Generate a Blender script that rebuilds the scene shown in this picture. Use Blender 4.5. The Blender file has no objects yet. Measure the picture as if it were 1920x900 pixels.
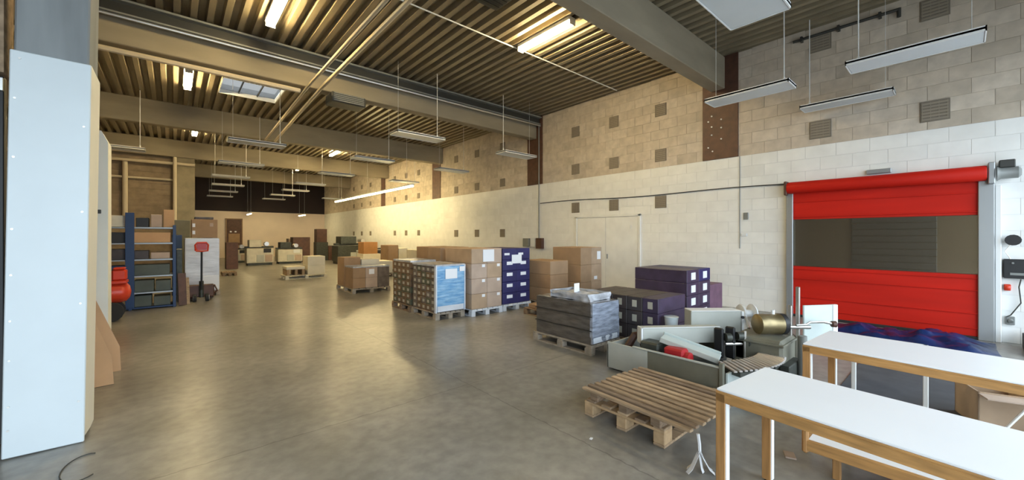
import bpy, bmesh, math, random
from mathutils import Vector, Matrix, noise
random.seed(7)
C = bpy.context.scene.collection
S = bpy.context.scene
PI = math.pi

# ------------------------------------------------------------------ camera, sky, exposure
HC = 1.7; FPX = 732.0; YAW = math.radians(40.94)
cd = bpy.data.cameras.new('camera'); cam = bpy.data.objects.new('camera', cd); C.objects.link(cam)
cd.sensor_width = 36; cd.lens = FPX / 1920 * 36; cd.shift_y = -8.3 / 1920; cd.clip_start = 0.05; cd.clip_end = 200
cam.location = (0, 0, HC); cam.rotation_euler = (PI / 2, 0, -YAW)
S.camera = cam
w = bpy.data.worlds.new('sky'); S.world = w; w.use_nodes = True
bg = w.node_tree.nodes['Background']; bg.inputs[0].default_value = (0.76, 0.89, 1.0, 1); bg.inputs[1].default_value = 4.9
vs = S.view_settings
vs.view_transform = 'Standard'; vs.look = 'None'; vs.gamma = 1; vs.use_curve_mapping = False
vs.exposure = 0.38
LAMP_W = 185.0     # ceiling tubes
STRIP_W = 60.0    # long strip light by the wall
WARM = (1.0, 0.78, 0.40, 1)

def pxy(X, Y, Z):
    s, c = math.sin(YAW), math.cos(YAW)
    d = X * s + Y * c
    if d < 0.1: return None
    return 960 + FPX * (X * c - Y * s) / d, 441.7 - FPX * (Z - HC) / d, d

# daylight comes in through the open front of the hall: a portal in the opening
pl = bpy.data.lights.new('daylight_portal', 'AREA'); pl.shape = 'RECTANGLE'; pl.size = 15.0; pl.size_y = 4.25
pl.cycles.is_portal = True
po = bpy.data.objects.new('daylight_portal', pl); C.objects.link(po); po.location = (2.5, -2.5, 2.15); po.rotation_euler = (PI / 2, 0, 0)

# ------------------------------------------------------------------ materials
MATS = {}
def mat(name, col, rough=0.6, metal=0.0, var=0.0, scale=6.0, bump=0.0, col2=None, stretch=None, emit=None, es=0, spec=0.5, detail=4.0, coat=0.0):
    m = bpy.data.materials.new(name); m.use_nodes = True
    nt = m.node_tree; b = nt.nodes['Principled BSDF']
    b.inputs['Base Color'].default_value = (*col, 1); b.inputs['Roughness'].default_value = rough
    b.inputs['Metallic'].default_value = metal; b.inputs['Specular IOR Level'].default_value = spec
    if coat: b.inputs['Coat Weight'].default_value = coat
    if var or bump or col2:
        tc = nt.nodes.new('ShaderNodeNewGeometry'); mp = nt.nodes.new('ShaderNodeMapping')
        if stretch: mp.inputs['Scale'].default_value = stretch
        nt.links.new(tc.outputs['Position'], mp.inputs['Vector'])
        nz = nt.nodes.new('ShaderNodeTexNoise'); nz.inputs['Scale'].default_value = scale; nz.inputs['Detail'].default_value = detail
        nt.links.new(mp.outputs[0], nz.inputs['Vector'])
        if var or col2:
            rp = nt.nodes.new('ShaderNodeValToRGB'); e = rp.color_ramp.elements
            e[0].position = 0.3; e[1].position = 0.7
            c2 = col2 if col2 else tuple(min(1, c * (1 + var)) for c in col)
            c1 = col if col2 else tuple(c * (1 - var) for c in col)
            e[0].color = (*c1, 1); e[1].color = (*c2, 1)
            nt.links.new(nz.outputs[0], rp.inputs[0]); nt.links.new(rp.outputs[0], b.inputs['Base Color'])
        if bump:
            bp = nt.nodes.new('ShaderNodeBump'); bp.inputs['Strength'].default_value = bump; bp.inputs['Distance'].default_value = 0.02
            nt.links.new(nz.outputs[0], bp.inputs['Height']); nt.links.new(bp.outputs[0], b.inputs['Normal'])
    if emit:
        b.inputs['Emission Color'].default_value = emit; b.inputs['Emission Strength'].default_value = es
    MATS[name] = m
    return m

def hexc(h, k=1.0):
    v = [int(h[i:i + 2], 16) / 255 for i in (0, 2, 4)]
    return tuple(k * (c / 12.92 if c <= 0.04045 else ((c + 0.055) / 1.055) ** 2.4) for c in v)

# floor: worn power-floated concrete
def floor_mat():
    m = mat('floor_concrete', (0.2, 0.19, 0.17), 0.35)
    nt = m.node_tree; b = nt.nodes['Principled BSDF']; N = nt.nodes.new; L = nt.links.new
    g = N('ShaderNodeNewGeometry')
    n1 = N('ShaderNodeTexNoise'); n1.inputs['Scale'].default_value = 0.9; n1.inputs['Detail'].default_value = 5; n1.inputs['Roughness'].default_value = 0.5
    n2 = N('ShaderNodeTexNoise'); n2.inputs['Scale'].default_value = 9; n2.inputs['Detail'].default_value = 6
    L(g.outputs['Position'], n1.inputs['Vector']); L(g.outputs['Position'], n2.inputs['Vector'])
    r1 = N('ShaderNodeValToRGB'); e = r1.color_ramp.elements
    e[0].position = 0.0; e[0].color = (0.10, 0.095, 0.082, 1); e[1].position = 1.0; e[1].color = (0.45, 0.43, 0.388, 1)
    L(n1.outputs[0], r1.inputs[0])
    r2 = N('ShaderNodeValToRGB'); e = r2.color_ramp.elements
    e[0].position = 0.3; e[0].color = (0.76, 0.76, 0.76, 1); e[1].position = 0.65; e[1].color = (1.06, 1.06, 1.06, 1)
    L(n2.outputs[0], r2.inputs[0])
    mx = N('ShaderNodeMix'); mx.data_type = 'RGBA'; mx.blend_type = 'MULTIPLY'; mx.inputs[0].default_value = 1
    L(r1.outputs[0], mx.inputs[6]); L(r2.outputs[0], mx.inputs[7])
    # saw-cut joints
    sep = N('ShaderNodeSeparateXYZ'); L(g.outputs['Position'], sep.inputs[0])
    def math_(op, a, b):
        n = N('ShaderNodeMath'); n.operation = op
        for k, q in enumerate((a, b)):
            if isinstance(q, (int, float)): n.inputs[k].default_value = q
            else: L(q, n.inputs[k])
        return n.outputs[0]
    wob = math_('MULTIPLY', math_('SUBTRACT', n2.outputs[0], .5), .05)
    def joint(o, off, per):
        a = math_('PINGPONG', math_('ADD', math_('ADD', o, wob), off), per / 2)
        return math_('LESS_THAN', a, .007)
    jj = math_('MAXIMUM', joint(sep.outputs[0], 7.45, 5.0), joint(sep.outputs[1], 9.1, 6.4))
    rc = N('ShaderNodeValToRGB'); e = rc.color_ramp.elements
    e[0].color = (1, 1, 1, 1); e[1].color = (0.66, 0.66, 0.66, 1); L(jj, rc.inputs[0])
    m2 = N('ShaderNodeMix'); m2.data_type = 'RGBA'; m2.blend_type = 'MULTIPLY'; m2.inputs[0].default_value = 1
    L(mx.outputs[2], m2.inputs[6]); L(rc.outputs[0], m2.inputs[7]); L(m2.outputs[2], b.inputs['Base Color'])
    rr = N('ShaderNodeMapRange'); rr.inputs[1].default_value = 0.0; rr.inputs[2].default_value = 1.0; rr.inputs[3].default_value = 0.285; rr.inputs[4].default_value = 0.32
    L(n1.outputs[0], rr.inputs[0]); L(rr.outputs[0], b.inputs['Roughness'])
    return m
M_FLOOR = floor_mat()
M_BLK = [mat('block_beige_a', (0.55, 0.475, 0.385), 0.85, var=0.13, scale=5, bump=0.25), mat('block_beige_b', (0.50, 0.43, 0.345), 0.85, var=0.15, scale=4, bump=0.25),
         mat('block_beige_c', (0.585, 0.51, 0.42), 0.85, var=0.12, scale=6, bump=0.25)]
M_WHT = [mat('block_white_a', (0.80, 0.80, 0.775), 0.6, var=0.05, scale=3, bump=0.15), mat('block_white_b', (0.78, 0.78, 0.755), 0.6, var=0.06, scale=2, bump=0.15),
         mat('block_white_c', (0.815, 0.815, 0.79), 0.6, var=0.04, scale=4, bump=0.15)]
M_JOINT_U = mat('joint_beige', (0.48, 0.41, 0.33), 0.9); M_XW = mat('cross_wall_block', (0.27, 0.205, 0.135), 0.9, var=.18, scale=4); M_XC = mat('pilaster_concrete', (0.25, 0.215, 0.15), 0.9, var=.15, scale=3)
M_JOINT_L = mat('joint_white', (0.72, 0.72, 0.70), 0.7)
M_CONC = mat('concrete_beam', (0.28, 0.238, 0.17), 0.8, var=0.14, scale=2.5, bump=0.12, stretch=(0.3, 1, 1))
M_CONCG = mat('concrete_column', (0.215, 0.23, 0.235), 0.8, var=0.2, scale=5, bump=0.15, stretch=(1, 1, 0.15))
M_DECK = mat('deck_metal', (0.27, 0.225, 0.15), 0.36, 0.3, var=0.12, scale=2)
M_STEELD = mat('dark_steel', (0.06, 0.06, 0.055), 0.5, 0.5)
M_GREYST = mat('grey_painted_steel', (0.22, 0.23, 0.22), 0.5, 0.2)
M_GALV = mat('galvanised', (0.62, 0.62, 0.60), 0.35, 0.8)
M_PIPE = mat('tan_pipe', (0.55, 0.47, 0.34), 0.5)
M_WHITE = mat('white_panel', (0.61, 0.67, 0.695), 0.45, var=0.025, scale=3)
M_CREAM = mat('cream_panel', (0.80, 0.77, 0.66), 0.5, var=0.03, scale=3)
M_BROWN = mat('brown_steel', (0.085, 0.036, 0.022), 0.55, var=0.25, scale=7)
M_BLACK = mat('black', (0.012, 0.012, 0.013), 0.5)
M_BLACKR = mat('black_rubber', (0.02, 0.02, 0.02), 0.8)
M_MAROON = mat('dark_maroon_cladding', (0.022, 0.012, 0.012), 0.7, var=0.2, scale=1)
M_PINK = mat('pink_white_paint', (0.84, 0.70, 0.58), 0.7, var=0.05, scale=1)
M_RED = mat('red_curtain', (0.50, 0.011, 0.003), 0.6, spec=.25, var=0.10, scale=1.5, bump=0.1, stretch=(1, 0.4, 3))
M_REDP = mat('red_paint', (0.62, 0.045, 0.015), 0.35)
M_ALU = mat('aluminium_post', (0.37, 0.385, 0.39), 0.4, 0.6)
M_LAM = mat('white_laminate', (0.87, 0.89, 0.91), 0.32, var=0.015, scale=2)
M_OAK = mat('oak_edge', (0.47, 0.25, 0.085), 0.5, var=0.22, scale=7, stretch=(6, 0.6, 6))
M_OAKL = mat('oak_leg', (0.43, 0.225, 0.08), 0.5, var=0.22, scale=7, stretch=(6, 6, 0.6))
M_PAL = [mat('pallet_wood_a', (0.36, 0.25, 0.15), 0.8, var=0.3, scale=9, stretch=(5, 0.7, 5), bump=0.2), mat('pallet_wood_b', (0.24, 0.165, 0.105), 0.8, var=0.3, scale=9, stretch=(5, 0.7, 5), bump=0.2),
         mat('pallet_wood_c', (0.50, 0.35, 0.21), 0.8, var=0.25, scale=9, stretch=(5, 0.7, 5), bump=0.2)]
M_BLOCKW = mat('pallet_block_wood', (0.46, 0.31, 0.17), 0.8, var=0.2, scale=12, bump=0.2)
M_PALG = mat('grey_pallet_wood', (0.33, 0.28, 0.22), 0.8, var=0.25, scale=9)
M_CARD = [mat('cardboard_a', (0.37, 0.245, 0.145), 0.8, var=0.1, scale=4), mat('cardboard_b', (0.34, 0.215, 0.12), 0.8, var=0.1, scale=4), mat('cardboard_c', (0.44, 0.315, 0.21), 0.8, var=0.1, scale=4)]
M_CARDP = mat('pale_cardboard', (0.47, 0.36, 0.285), 0.8, var=0.1, scale=4)
M_CARDO = mat('orange_cardboard', (0.42, 0.20, 0.065), 0.7, var=0.1, scale=4)
M_CARDL = mat('leaning_cardboard', (0.55, 0.33, 0.17), 0.8, var=0.08, scale=3)
M_CREAMBOX = mat('cream_box', (0.72, 0.66, 0.52), 0.7, var=0.06, scale=4)
M_TAPE = mat('brown_tape', (0.30, 0.18, 0.09), 0.3)
M_LABEL = mat('paper_label', (0.82, 0.84, 0.88), 0.6)
M_NAVY = mat('navy_carton', (0.022, 0.02, 0.105), 0.5, var=0.2, scale=4)
M_PURP = mat('purple_carton', (0.046, 0.032, 0.066), 0.45, var=0.3, scale=5)
M_PURPD = mat('dark_carton', (0.045, 0.035, 0.035), 0.5, var=0.3, scale=6)
M_MAUVE = mat('mauve_carton', (0.16, 0.085, 0.13), 0.6, var=0.2, scale=5)
M_CASE = [mat('case_brown', (0.16, 0.10, 0.055), 0.55, var=0.3, scale=9), mat('case_green', (0.10, 0.10, 0.06), 0.55, var=0.3, scale=9), mat('case_grey', (0.15, 0.12, 0.10), 0.55, var=0.3, scale=9)]
M_CASELB = mat('case_label', (0.42, 0.40, 0.33), 0.6)
M_FILMW = mat('white_wrap', (0.66, 0.68, 0.74), 0.3, var=0.1, scale=4, bump=0.3, stretch=(1, 1, 4))
M_FILMG = mat('grey_wrap', (0.085, 0.077, 0.072), 0.13, var=0.35, scale=4, bump=0.9, stretch=(1, 1, 5), coat=0.6, spec=0.9)
M_FILMC = mat('clear_bag', (0.46, 0.47, 0.50), 0.2, var=0.25, scale=9, bump=0.6)
M_FILMB = mat('blue_wrap', (0.10, 0.30, 0.58), 0.18, col2=(0.30, 0.52, 0.74), scale=5, bump=0.7, stretch=(1, 1, 5), coat=0.4)
M_FILMT = mat('milky_wrap_edge', (0.66, 0.70, 0.76), 0.25, var=0.1, scale=6)
M_BLUEST = mat('blue_shelf_steel', (0.006, 0.035, 0.12), 0.45)
M_SHELF = mat('shelf_steel', (0.32, 0.36, 0.40), 0.4, 0.4)
M_OLIVE = mat('olive_sheet', (0.07, 0.085, 0.07), 0.55, var=0.2, scale=3)
M_MGREY = mat('machine_grey', (0.44, 0.45, 0.405), 0.5, var=0.06, scale=4)
M_MMINT = mat('machine_mint', (0.50, 0.56, 0.54), 0.45, var=0.05, scale=4)
M_MOLIVE = mat('machine_olive', (0.165, 0.16, 0.12), 0.55, var=0.12, scale=5)
M_MDARK = mat('machine_dark', (0.055, 0.06, 0.05), 0.5, 0.3, var=0.3, scale=10)
M_STEEL = mat('bare_steel', (0.60, 0.58, 0.54), 0.3, 0.9)
M_BRONZE = mat('bronze_motor', (0.27, 0.215, 0.115), 0.42, 0.8, var=0.2, scale=8)
M_MRED = mat('machine_red', (0.40, 0.015, 0.02), 0.4)
M_SLATP = mat('chain_plate', (0.62, 0.58, 0.56), 0.35, 0.5)
M_BLUETARP = mat('blue_tarp', (0.005, 0.02, 0.085), 0.3, var=0.4, scale=5, bump=0.5)
M_DARKGR = mat('dark_grey_mat', (0.055, 0.058, 0.066), 0.8, var=0.2, scale=4)
M_STRAP = mat('white_strap', (0.75, 0.75, 0.76), 0.5)
M_FIX = mat('fixture_white', (0.74, 0.75, 0.74), 0.4)
M_FIXD = mat('fixture_diffuser', (0.56, 0.60, 0.62), 0.35, var=0.03, scale=3)
M_TUBE = mat('lit_tube', (1, 0.9, 0.7), 0.5, emit=WARM, es=LAMP_W)
M_STRIP = mat('lit_strip', (1, 0.9, 0.7), 0.5, emit=(1.0, 0.80, 0.40, 1), es=STRIP_W)
M_OUT = mat('outside_paving', (0.45, 0.45, 0.44), 0.9, var=0.1, scale=3)
M_OFFW = mat('off_white_machine', (0.62, 0.58, 0.47), 0.5, var=0.08, scale=6)

def pane_mat():
    m = bpy.data.materials.new('clear_vinyl'); m.use_nodes = True; nt = m.node_tree
    nt.nodes.clear(); N = nt.nodes.new; L = nt.links.new
    o = N('ShaderNodeOutputMaterial'); mx = N('ShaderNodeMixShader'); t = N('ShaderNodeBsdfTransparent'); g = N('ShaderNodeBsdfGlossy'); d = N('ShaderNodeBsdfDiffuse'); m2 = N('ShaderNodeMixShader')
    t.inputs[0].default_value = (0.75, 0.72, 0.66, 1); g.inputs['Roughness'].default_value = 0.12; d.inputs[0].default_value = (0.12, 0.10, 0.07, 1)
    fr = N('ShaderNodeFresnel'); fr.inputs[0].default_value = 1.45
    m2.inputs[0].default_value = 0.30; L(t.outputs[0], m2.inputs[1]); L(d.outputs[0], m2.inputs[2])
    L(fr.outputs[0], mx.inputs[0]); L(m2.outputs[0], mx.inputs[1]); L(g.outputs[0], mx.inputs[2]); L(mx.outputs[0], o.inputs[0])
    return m
M_VINYL = pane_mat()
def skypane_mat():
    m = bpy.data.materials.new('skylight_pane'); m.use_nodes = True; nt = m.node_tree
    nt.nodes.clear(); N = nt.nodes.new; L = nt.links.new
    o = N('ShaderNodeOutputMaterial'); mx = N('ShaderNodeMixShader'); t = N('ShaderNodeBsdfTransparent'); d = N('ShaderNodeBsdfTranslucent')
    t.inputs[0].default_value = (0.36, 0.345, 0.33, 1); d.inputs[0].default_value = (0.17, 0.165, 0.16, 1); mx.inputs[0].default_value = 0.3
    L(t.outputs[0], mx.inputs[1]); L(d.outputs[0], mx.inputs[2]); L(mx.outputs[0], o.inputs[0])
    return m
M_SKYP = skypane_mat()

# ------------------------------------------------------------------ mesh helpers
class MB:
    def __init__(s): s.v = []; s.f = []
    def add(s, vs, fs, mtx=None):
        o = len(s.v)
        s.v += [tuple(mtx @ Vector(p)) if mtx else tuple(p) for p in vs]
        s.f += [tuple(i + o for i in f) for f in fs]
        return s
    def box(s, x0, x1, y0, y1, z0, z1, ch=0.0, mtx=None):
        if ch <= 0:
            vs = [(x, y, z) for x in (x0, x1) for y in (y0, y1) for z in (z0, z1)]
            return s.add(vs, [(0, 1, 3, 2), (4, 6, 7, 5), (0, 4, 5, 1), (2, 3, 7, 6), (0, 2, 6, 4), (1, 5, 7, 3)], mtx)
        lo = (x0, y0, z0); hi = (x1, y1, z1); idx = {}; vs = []
        ch = min(ch, *[(hi[k] - lo[k]) * 0.45 for k in range(3)])
        for sx in (0, 1):
            for sy in (0, 1):
                for sz in (0, 1):
                    sg = (sx, sy, sz)
                    for a in range(3):
                        p = []
                        for k in range(3):
                            b = hi[k] if sg[k] else lo[k]
                            if k != a: b += -ch if sg[k] else ch
                            p.append(b)
                        idx[(sg, a)] = len(vs); vs.append(tuple(p))
        fs = []
        for a in range(3):
            b, c = (a + 1) % 3, (a + 2) % 3
            for t in (0, 1):
                q = []
                for (i, j) in ((0, 0), (1, 0), (1, 1), (0, 1)):
                    sg = [0, 0, 0]; sg[a] = t; sg[b] = i; sg[c] = j; q.append(idx[(tuple(sg), a)])
                fs.append(tuple(q if t else q[::-1]))
            for i in (0, 1):
                for j in (0, 1):
                    q = []
                    for (k, ax) in ((0, b), (1, b), (1, c), (0, c)):
                        sg = [0, 0, 0]; sg[b] = i; sg[c] = j; sg[a] = k; q.append(idx[(tuple(sg), ax)])
                    fs.append(tuple(q))
        for sx in (0, 1):
            for sy in (0, 1):
                for sz in (0, 1): fs.append(tuple(idx[((sx, sy, sz), a)] for a in range(3)))
        return s.add(vs, fs, mtx)
    def cyl(s, p0, p1, r0, r1=None, n=12, caps=True):
        r1 = r0 if r1 is None else r1
        p0 = Vector(p0); p1 = Vector(p1); d = (p1 - p0).normalized()
        u = d.orthogonal().normalized(); v = d.cross(u); vs = []
        for p, r in ((p0, r0), (p1, r1)):
            for k in range(n):
                a = 2 * PI * k / n; vs.append(tuple(p + u * r * math.cos(a) + v * r * math.sin(a)))
        fs = [(k, (k + 1) % n, n + (k + 1) % n, n + k) for k in range(n)]
        if caps: fs += [tuple(range(n))[::-1], tuple(range(n, 2 * n))]
        return s.add(vs, fs)
    def tube(s, pts, r, n=8):
        pts = [Vector(p) for p in pts]; vs = []; fs = []
        t0 = (pts[1] - pts[0]).normalized(); u = t0.orthogonal().normalized()
        for i, p in enumerate(pts):
            t = (pts[min(i + 1, len(pts) - 1)] - pts[max(i - 1, 0)]).normalized()
            u = (u - t * u.dot(t)).normalized(); v = t.cross(u)
            for k in range(n):
                a = 2 * PI * k / n; vs.append(tuple(p + u * r * math.cos(a) + v * r * math.sin(a)))
        for i in range(len(pts) - 1):
            for k in range(n): fs.append((i * n + k, i * n + (k + 1) % n, (i + 1) * n + (k + 1) % n, (i + 1) * n + k))
        fs += [tuple(range(n))[::-1], tuple(range((len(pts) - 1) * n, len(pts) * n))]
        return s.add(vs, fs)
    def lathe(s, base, axis, prof, n=16):
        b = Vector(base); d = Vector(axis).normalized(); u = d.orthogonal().normalized(); v = d.cross(u); vs = []; fs = []
        for (h, r) in prof:
            for k in range(n):
                a = 2 * PI * k / n; vs.append(tuple(b + d * h + u * r * math.cos(a) + v * r * math.sin(a)))
        m = len(prof)
        for i in range(m - 1):
            for k in range(n): fs.append((i * n + k, i * n + (k + 1) % n, (i + 1) * n + (k + 1) % n, (i + 1) * n + k))
        fs += [tuple(range(n))[::-1], tuple(range((m - 1) * n, m * n))]
        return s.add(vs, fs)
    def prism(s, poly, axis, a, b):
        n = len(poly); vs = []
        for t in (a, b):
            for (p, q) in poly:
                vs.append({'x': (t, p, q), 'y': (p, t, q), 'z': (p, q, t)}[axis])
        fs = [tuple(range(n)), tuple(range(n, 2 * n))[::-1]] + [(k, (k + 1) % n, n + (k + 1) % n, n + k) for k in range(n)]
        return s.add(vs, fs)
    def mesh(s, name, m, smooth=False):
        me = bpy.data.meshes.new(name); me.from_pydata(s.v, [], s.f)
        bm = bmesh.new(); bm.from_mesh(me); bmesh.ops.recalc_face_normals(bm, faces=bm.faces); bm.to_mesh(me); bm.free()
        if smooth:
            me.shade_smooth(); me.set_sharp_from_angle(angle=math.radians(38))
        me.materials.append(m)
        return me
    def build(s, name, m, parent=None, smooth=False):
        return link(name, s.mesh(name, m, smooth), parent)

def link(name, me, parent=None, loc=None):
    o = bpy.data.objects.new(name, me); C.objects.link(o)
    if parent: o.parent = parent
    if loc: o.location = loc
    return o
def tag(o, label, cat, group=None, kind=None):
    o['label'] = label; o['category'] = cat
    if group: o['group'] = group
    if kind: o['kind'] = kind
    return o
def thing(name, label, cat, loc=(0, 0, 0), rz=0, group=None):
    o = bpy.data.objects.new(name, None); C.objects.link(o); o.location = loc; o.rotation_euler = (0, 0, rz)
    o.empty_display_size = 0.1
    return tag(o, label, cat, group)
def struct(o, label=None, cat=None):
    o['kind'] = 'structure'
    if label: o['label'] = label
    if cat: o['category'] = cat
    return o
def rot(c, rx=0, ry=0, rz=0):
    return Matrix.Translation(c) @ Matrix.Rotation(rz, 4, 'Z') @ Matrix.Rotation(ry, 4, 'Y') @ Matrix.Rotation(rx, 4, 'X')
def beam_mtx(p0, p1):
    """matrix whose local X runs p0->p1 with Z as upright as possible, origin at p0"""
    p0 = Vector(p0); p1 = Vector(p1); x = (p1 - p0).normalized(); y = Vector((0, 0, 1)).cross(x).normalized(); z = x.cross(y)
    return Matrix(((x.x, y.x, z.x, p0.x), (x.y, y.y, z.y, p0.y), (x.z, y.z, z.z, p0.z), (0, 0, 0, 1))), (p1 - p0).length
ORD = ['bottom', 'second', 'third', 'fourth', 'fifth', 'sixth', 'seventh', 'eighth', 'ninth']

def lumpy(x0, x1, y0, y1, z0, z1, amp, fr, n=14, seed=0.0, rnd=0.03):
    """a wrapped load: subdivided box with wrinkles and softened corners"""
    bm = bmesh.new(); bmesh.ops.create_cube(bm, size=1)
    bmesh.ops.subdivide_edges(bm, edges=bm.edges[:], cuts=n, use_grid_fill=True)
    sx, sy, sz = x1 - x0, y1 - y0, z1 - z0
    mb = MB()
    for v in bm.verts:
        p = Vector((x0 + (v.co.x + .5) * sx, y0 + (v.co.y + .5) * sy, z0 + (v.co.z + .5) * sz))
        on = [abs(abs(c) - .5) < 1e-4 for c in v.co]
        d = Vector((math.copysign(on[0], v.co.x), math.copysign(on[1], v.co.y), math.copysign(on[2], v.co.z) if v.co.z > 0 else 0))
        if d.length > 0:
            dn = d.normalized()
            p -= dn * (rnd * (sum(on) - 1))
            p -= dn * amp * (0.5 + 0.5 * noise.noise(Vector((p.x * fr, p.y * fr, p.z * fr * 1.7 + seed)))) * (1 if sum(on) == 1 else .6)
        v.co = p
    me = bpy.data.meshes.new('load'); bm.to_mesh(me); bm.free(); me.shade_smooth(); me.set_sharp_from_angle(angle=math.radians(50))
    return me

# ------------------------------------------------------------------ the hall
XW = 10.0; YB = 36.6; YF = -2.6; XL = -5.0; ZC = 6.0
BEAMS = [3.88, 10.3, 16.85, 23.2, 30.0]
fl = struct(MB().box(XL - .3, XW + .3, YF, YB + .3, -0.2, 0).build('floor', M_FLOOR), 'grey worn polished concrete floor', 'floor')
gr = struct(MB().box(-40, 50, -45, YF, -0.25, -0.05).build('ground', M_OUT), 'paved yard outside the open front', 'ground')

# right wall: blockwork, white below, bare above; door opening at Y -0.25..2.38, z<2.79
CH = 0.254; BL = 0.5; DY0, DY1, DZ = -0.24, 2.40, 2.794
bk = MB(); bl_ = MB(); PZ = 14 * CH
for (a, b, c, d) in ((YF, YB, PZ, 6.3),): bk.box(XW + .005, XW + .3, a, b, c, d)
for (a, b, c, d) in ((YF, DY0, 0, PZ), (DY1, YB, 0, PZ), (DY0, DY1, DZ, PZ)): bl_.box(XW + .005, XW + .3, a, b, c, d)
wr = struct(bk.build('wall_right', M_JOINT_U), 'long blockwork wall, white paint below and bare beige blocks above', 'wall')
bl_.build('painted_backing', M_JOINT_L, wr)
cells = []
for row in range(25):
    z0 = row * CH; z1 = z0 + CH
    y = YF + (0.25 if row % 2 else 0)
    edges = [YF] + ([y] if row % 2 else [])
    while edges[-1] < YB - 1e-6: edges.append(min(YB, edges[-1] + BL))
    for a, b in zip(edges, edges[1:]):
        segs = [(a, b)]
        if z1 <= DZ + 0.01:
            ns = []
            for (p, q) in segs:
                if q <= DY0 or p >= DY1: ns.append((p, q)); continue
                if p < DY0: ns.append((p, DY0))
                if q > DY1: ns.append((DY1, q))
            segs = ns
        for (p, q) in segs:
            if q - p > 0.03: cells.append((p, q, z0, z1))
def vis_area(c):
    a = pxy(XW, c[0], (c[2] + c[3]) / 2); b = pxy(XW, c[1], (c[2] + c[3]) / 2)
    if not a or not b: return 0
    mx = (a[0] + b[0]) / 2; my = (a[1] + b[1]) / 2
    if not (0 < mx < 1915 and 0 < my < 560): return 0
    return abs(a[0] - b[0]) * FPX * CH / a[2]
full = [c for c in cells if abs(c[1] - c[0] - BL) < 1e-3]
full.sort(key=vis_area, reverse=True)
near = set(full[:300]); J = 0.003
def blk(mb, L, H, x0=0.0): mb.box(-0.0 - x0, 0.03, J, L - J, J, H - J, 0.002)
bm_u = []; bm_l = []
for k in range(3):
    m = MB(); blk(m, BL, CH); bm_u.append(m.mesh('block', M_BLK[k]))
    m = MB(); blk(m, BL, CH); bm_l.append(m.mesh('block', M_WHT[k]))
restU = [MB(), MB(), MB()]; restL = [MB(), MB(), MB()]
for c in cells:
    up = c[2] >= 14 * CH - 0.01; k = random.choice((0, 0, 1, 2)); pr = random.uniform(0, 0.006) if up else random.uniform(0, .003)
    if c in near: link('block', (bm_u if up else bm_l)[k], wr, (XW - pr, c[0], c[2]))
    else: (restU if up else restL)[k].box(XW - pr, XW + .03, c[0] + J, c[1] - J, c[2] + J, c[3] - J)
for k in range(3):
    o = restU[k].build('distant_blocks', M_BLK[k], wr); o['kind'] = 'stuff'
    o = restL[k].build('distant_blocks', M_WHT[k], wr); o['kind'] = 'stuff'

# square ventilation grilles in the wall
gv = MB(); gv.box(-.012, 0, -.18, .18, -.18, .18, .004); gme = gv.mesh('vent_grille', mat('vent_block', (0.20, 0.17, 0.13), .8))
sv = MB()
for k in range(6): sv.box(-.022, -.012, -.16, .16, -.155 + k * .055, -.125 + k * .055)
for k in range(4): sv.box(-.020, -.012, -.155 + k * .1, -.145 + k * .1, -.16, .16)
sme = sv.mesh('louvre', mat('vent_louvre', (0.27, 0.23, 0.175), .8))
def vent(y, z, k=1.0):
    o = link('vent_grille', gme, wr, (XW - .006, y, z)); s_ = link('louvre', sme, o); o.scale = (1, k, k)
for z in (5.11, 3.88, 2.615):
    for y in (5.36, 6.85, 8.33): vent(y, z, .92)
for z in (5.65, 3.87):
    for y in (1.9, .31): vent(y, z)
for z in (5.27, 3.83, 1.8):
    for y in (15.5, 13.85, 12.1): vent(y, z, .88)
for z in (5.1, 3.85, 1.85):
    for y in (19.2, 20.7, 22.2): vent(y, z, .8)
for z in (5.1, 3.85, 1.85):
    for y in (26, 27.6, 29.2): vent(y, z, .8)

# brown steel column covers in the upper wall, bolts showing
COV = [(3.43, 4.24), (9.84, 10.62), (16.9, 17.7), (23.6, 24.2)]
for i, (a, b) in enumerate(COV):
    o = struct(MB().box(XW - .03, XW + .02, a, b, 14 * CH, ZC, .004).build('trim_%d' % (i + 1), M_BROWN), 'dark brown steel plate set in the upper block wall', 'plate')
    if i == 0:
        for (y, z) in ((4.02, 4.62), (4.02, 4.36), (4.02, 4.16), (3.8, 4.5), (3.8, 4.3), (3.8, 4.03), (4.1, 3.86), (4.0, 3.76), (4.1, 4.5), (4.0, 4.96)):
            MB().cyl((XW - .045, y, z), (XW - .03, y, z), .018, n=8).build('bolt', M_FIX, o)

# far wall, side wall, cross wall, front wall with its opening
fw = struct(MB().box(XL, XW + .3, YB, YB + .3, 0, 14 * CH).build('wall_back', M_PINK), 'far end wall painted pinkish white', 'wall')
struct(MB().box(XL, XW, YB - .02, YB + .3, 14 * CH, 6.3).build('wall_back_upper', M_MAROON), 'dark maroon upper cladding of the far end wall', 'wall')
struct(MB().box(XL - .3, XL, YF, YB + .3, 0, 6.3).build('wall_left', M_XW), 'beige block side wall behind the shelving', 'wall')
wf = MB(); wf.box(XL, XW, YF - .3, YF, 4.3, 6.3)  # unseen lintel, its height set to keep daylight off the upper wall
struct(wf.build('wall_front', M_CONC), 'unseen concrete lintel over the open front, lowered to dim the upper wall', 'wall')
YX = 23.4
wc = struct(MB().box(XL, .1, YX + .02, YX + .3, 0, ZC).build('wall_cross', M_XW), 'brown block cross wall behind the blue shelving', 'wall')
bb = MB()
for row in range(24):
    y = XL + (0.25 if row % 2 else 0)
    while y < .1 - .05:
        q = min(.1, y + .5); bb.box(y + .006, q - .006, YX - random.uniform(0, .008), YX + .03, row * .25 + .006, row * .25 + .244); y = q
o = bb.build('distant_blocks', M_XW, wc); o['kind'] = 'stuff'
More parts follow.
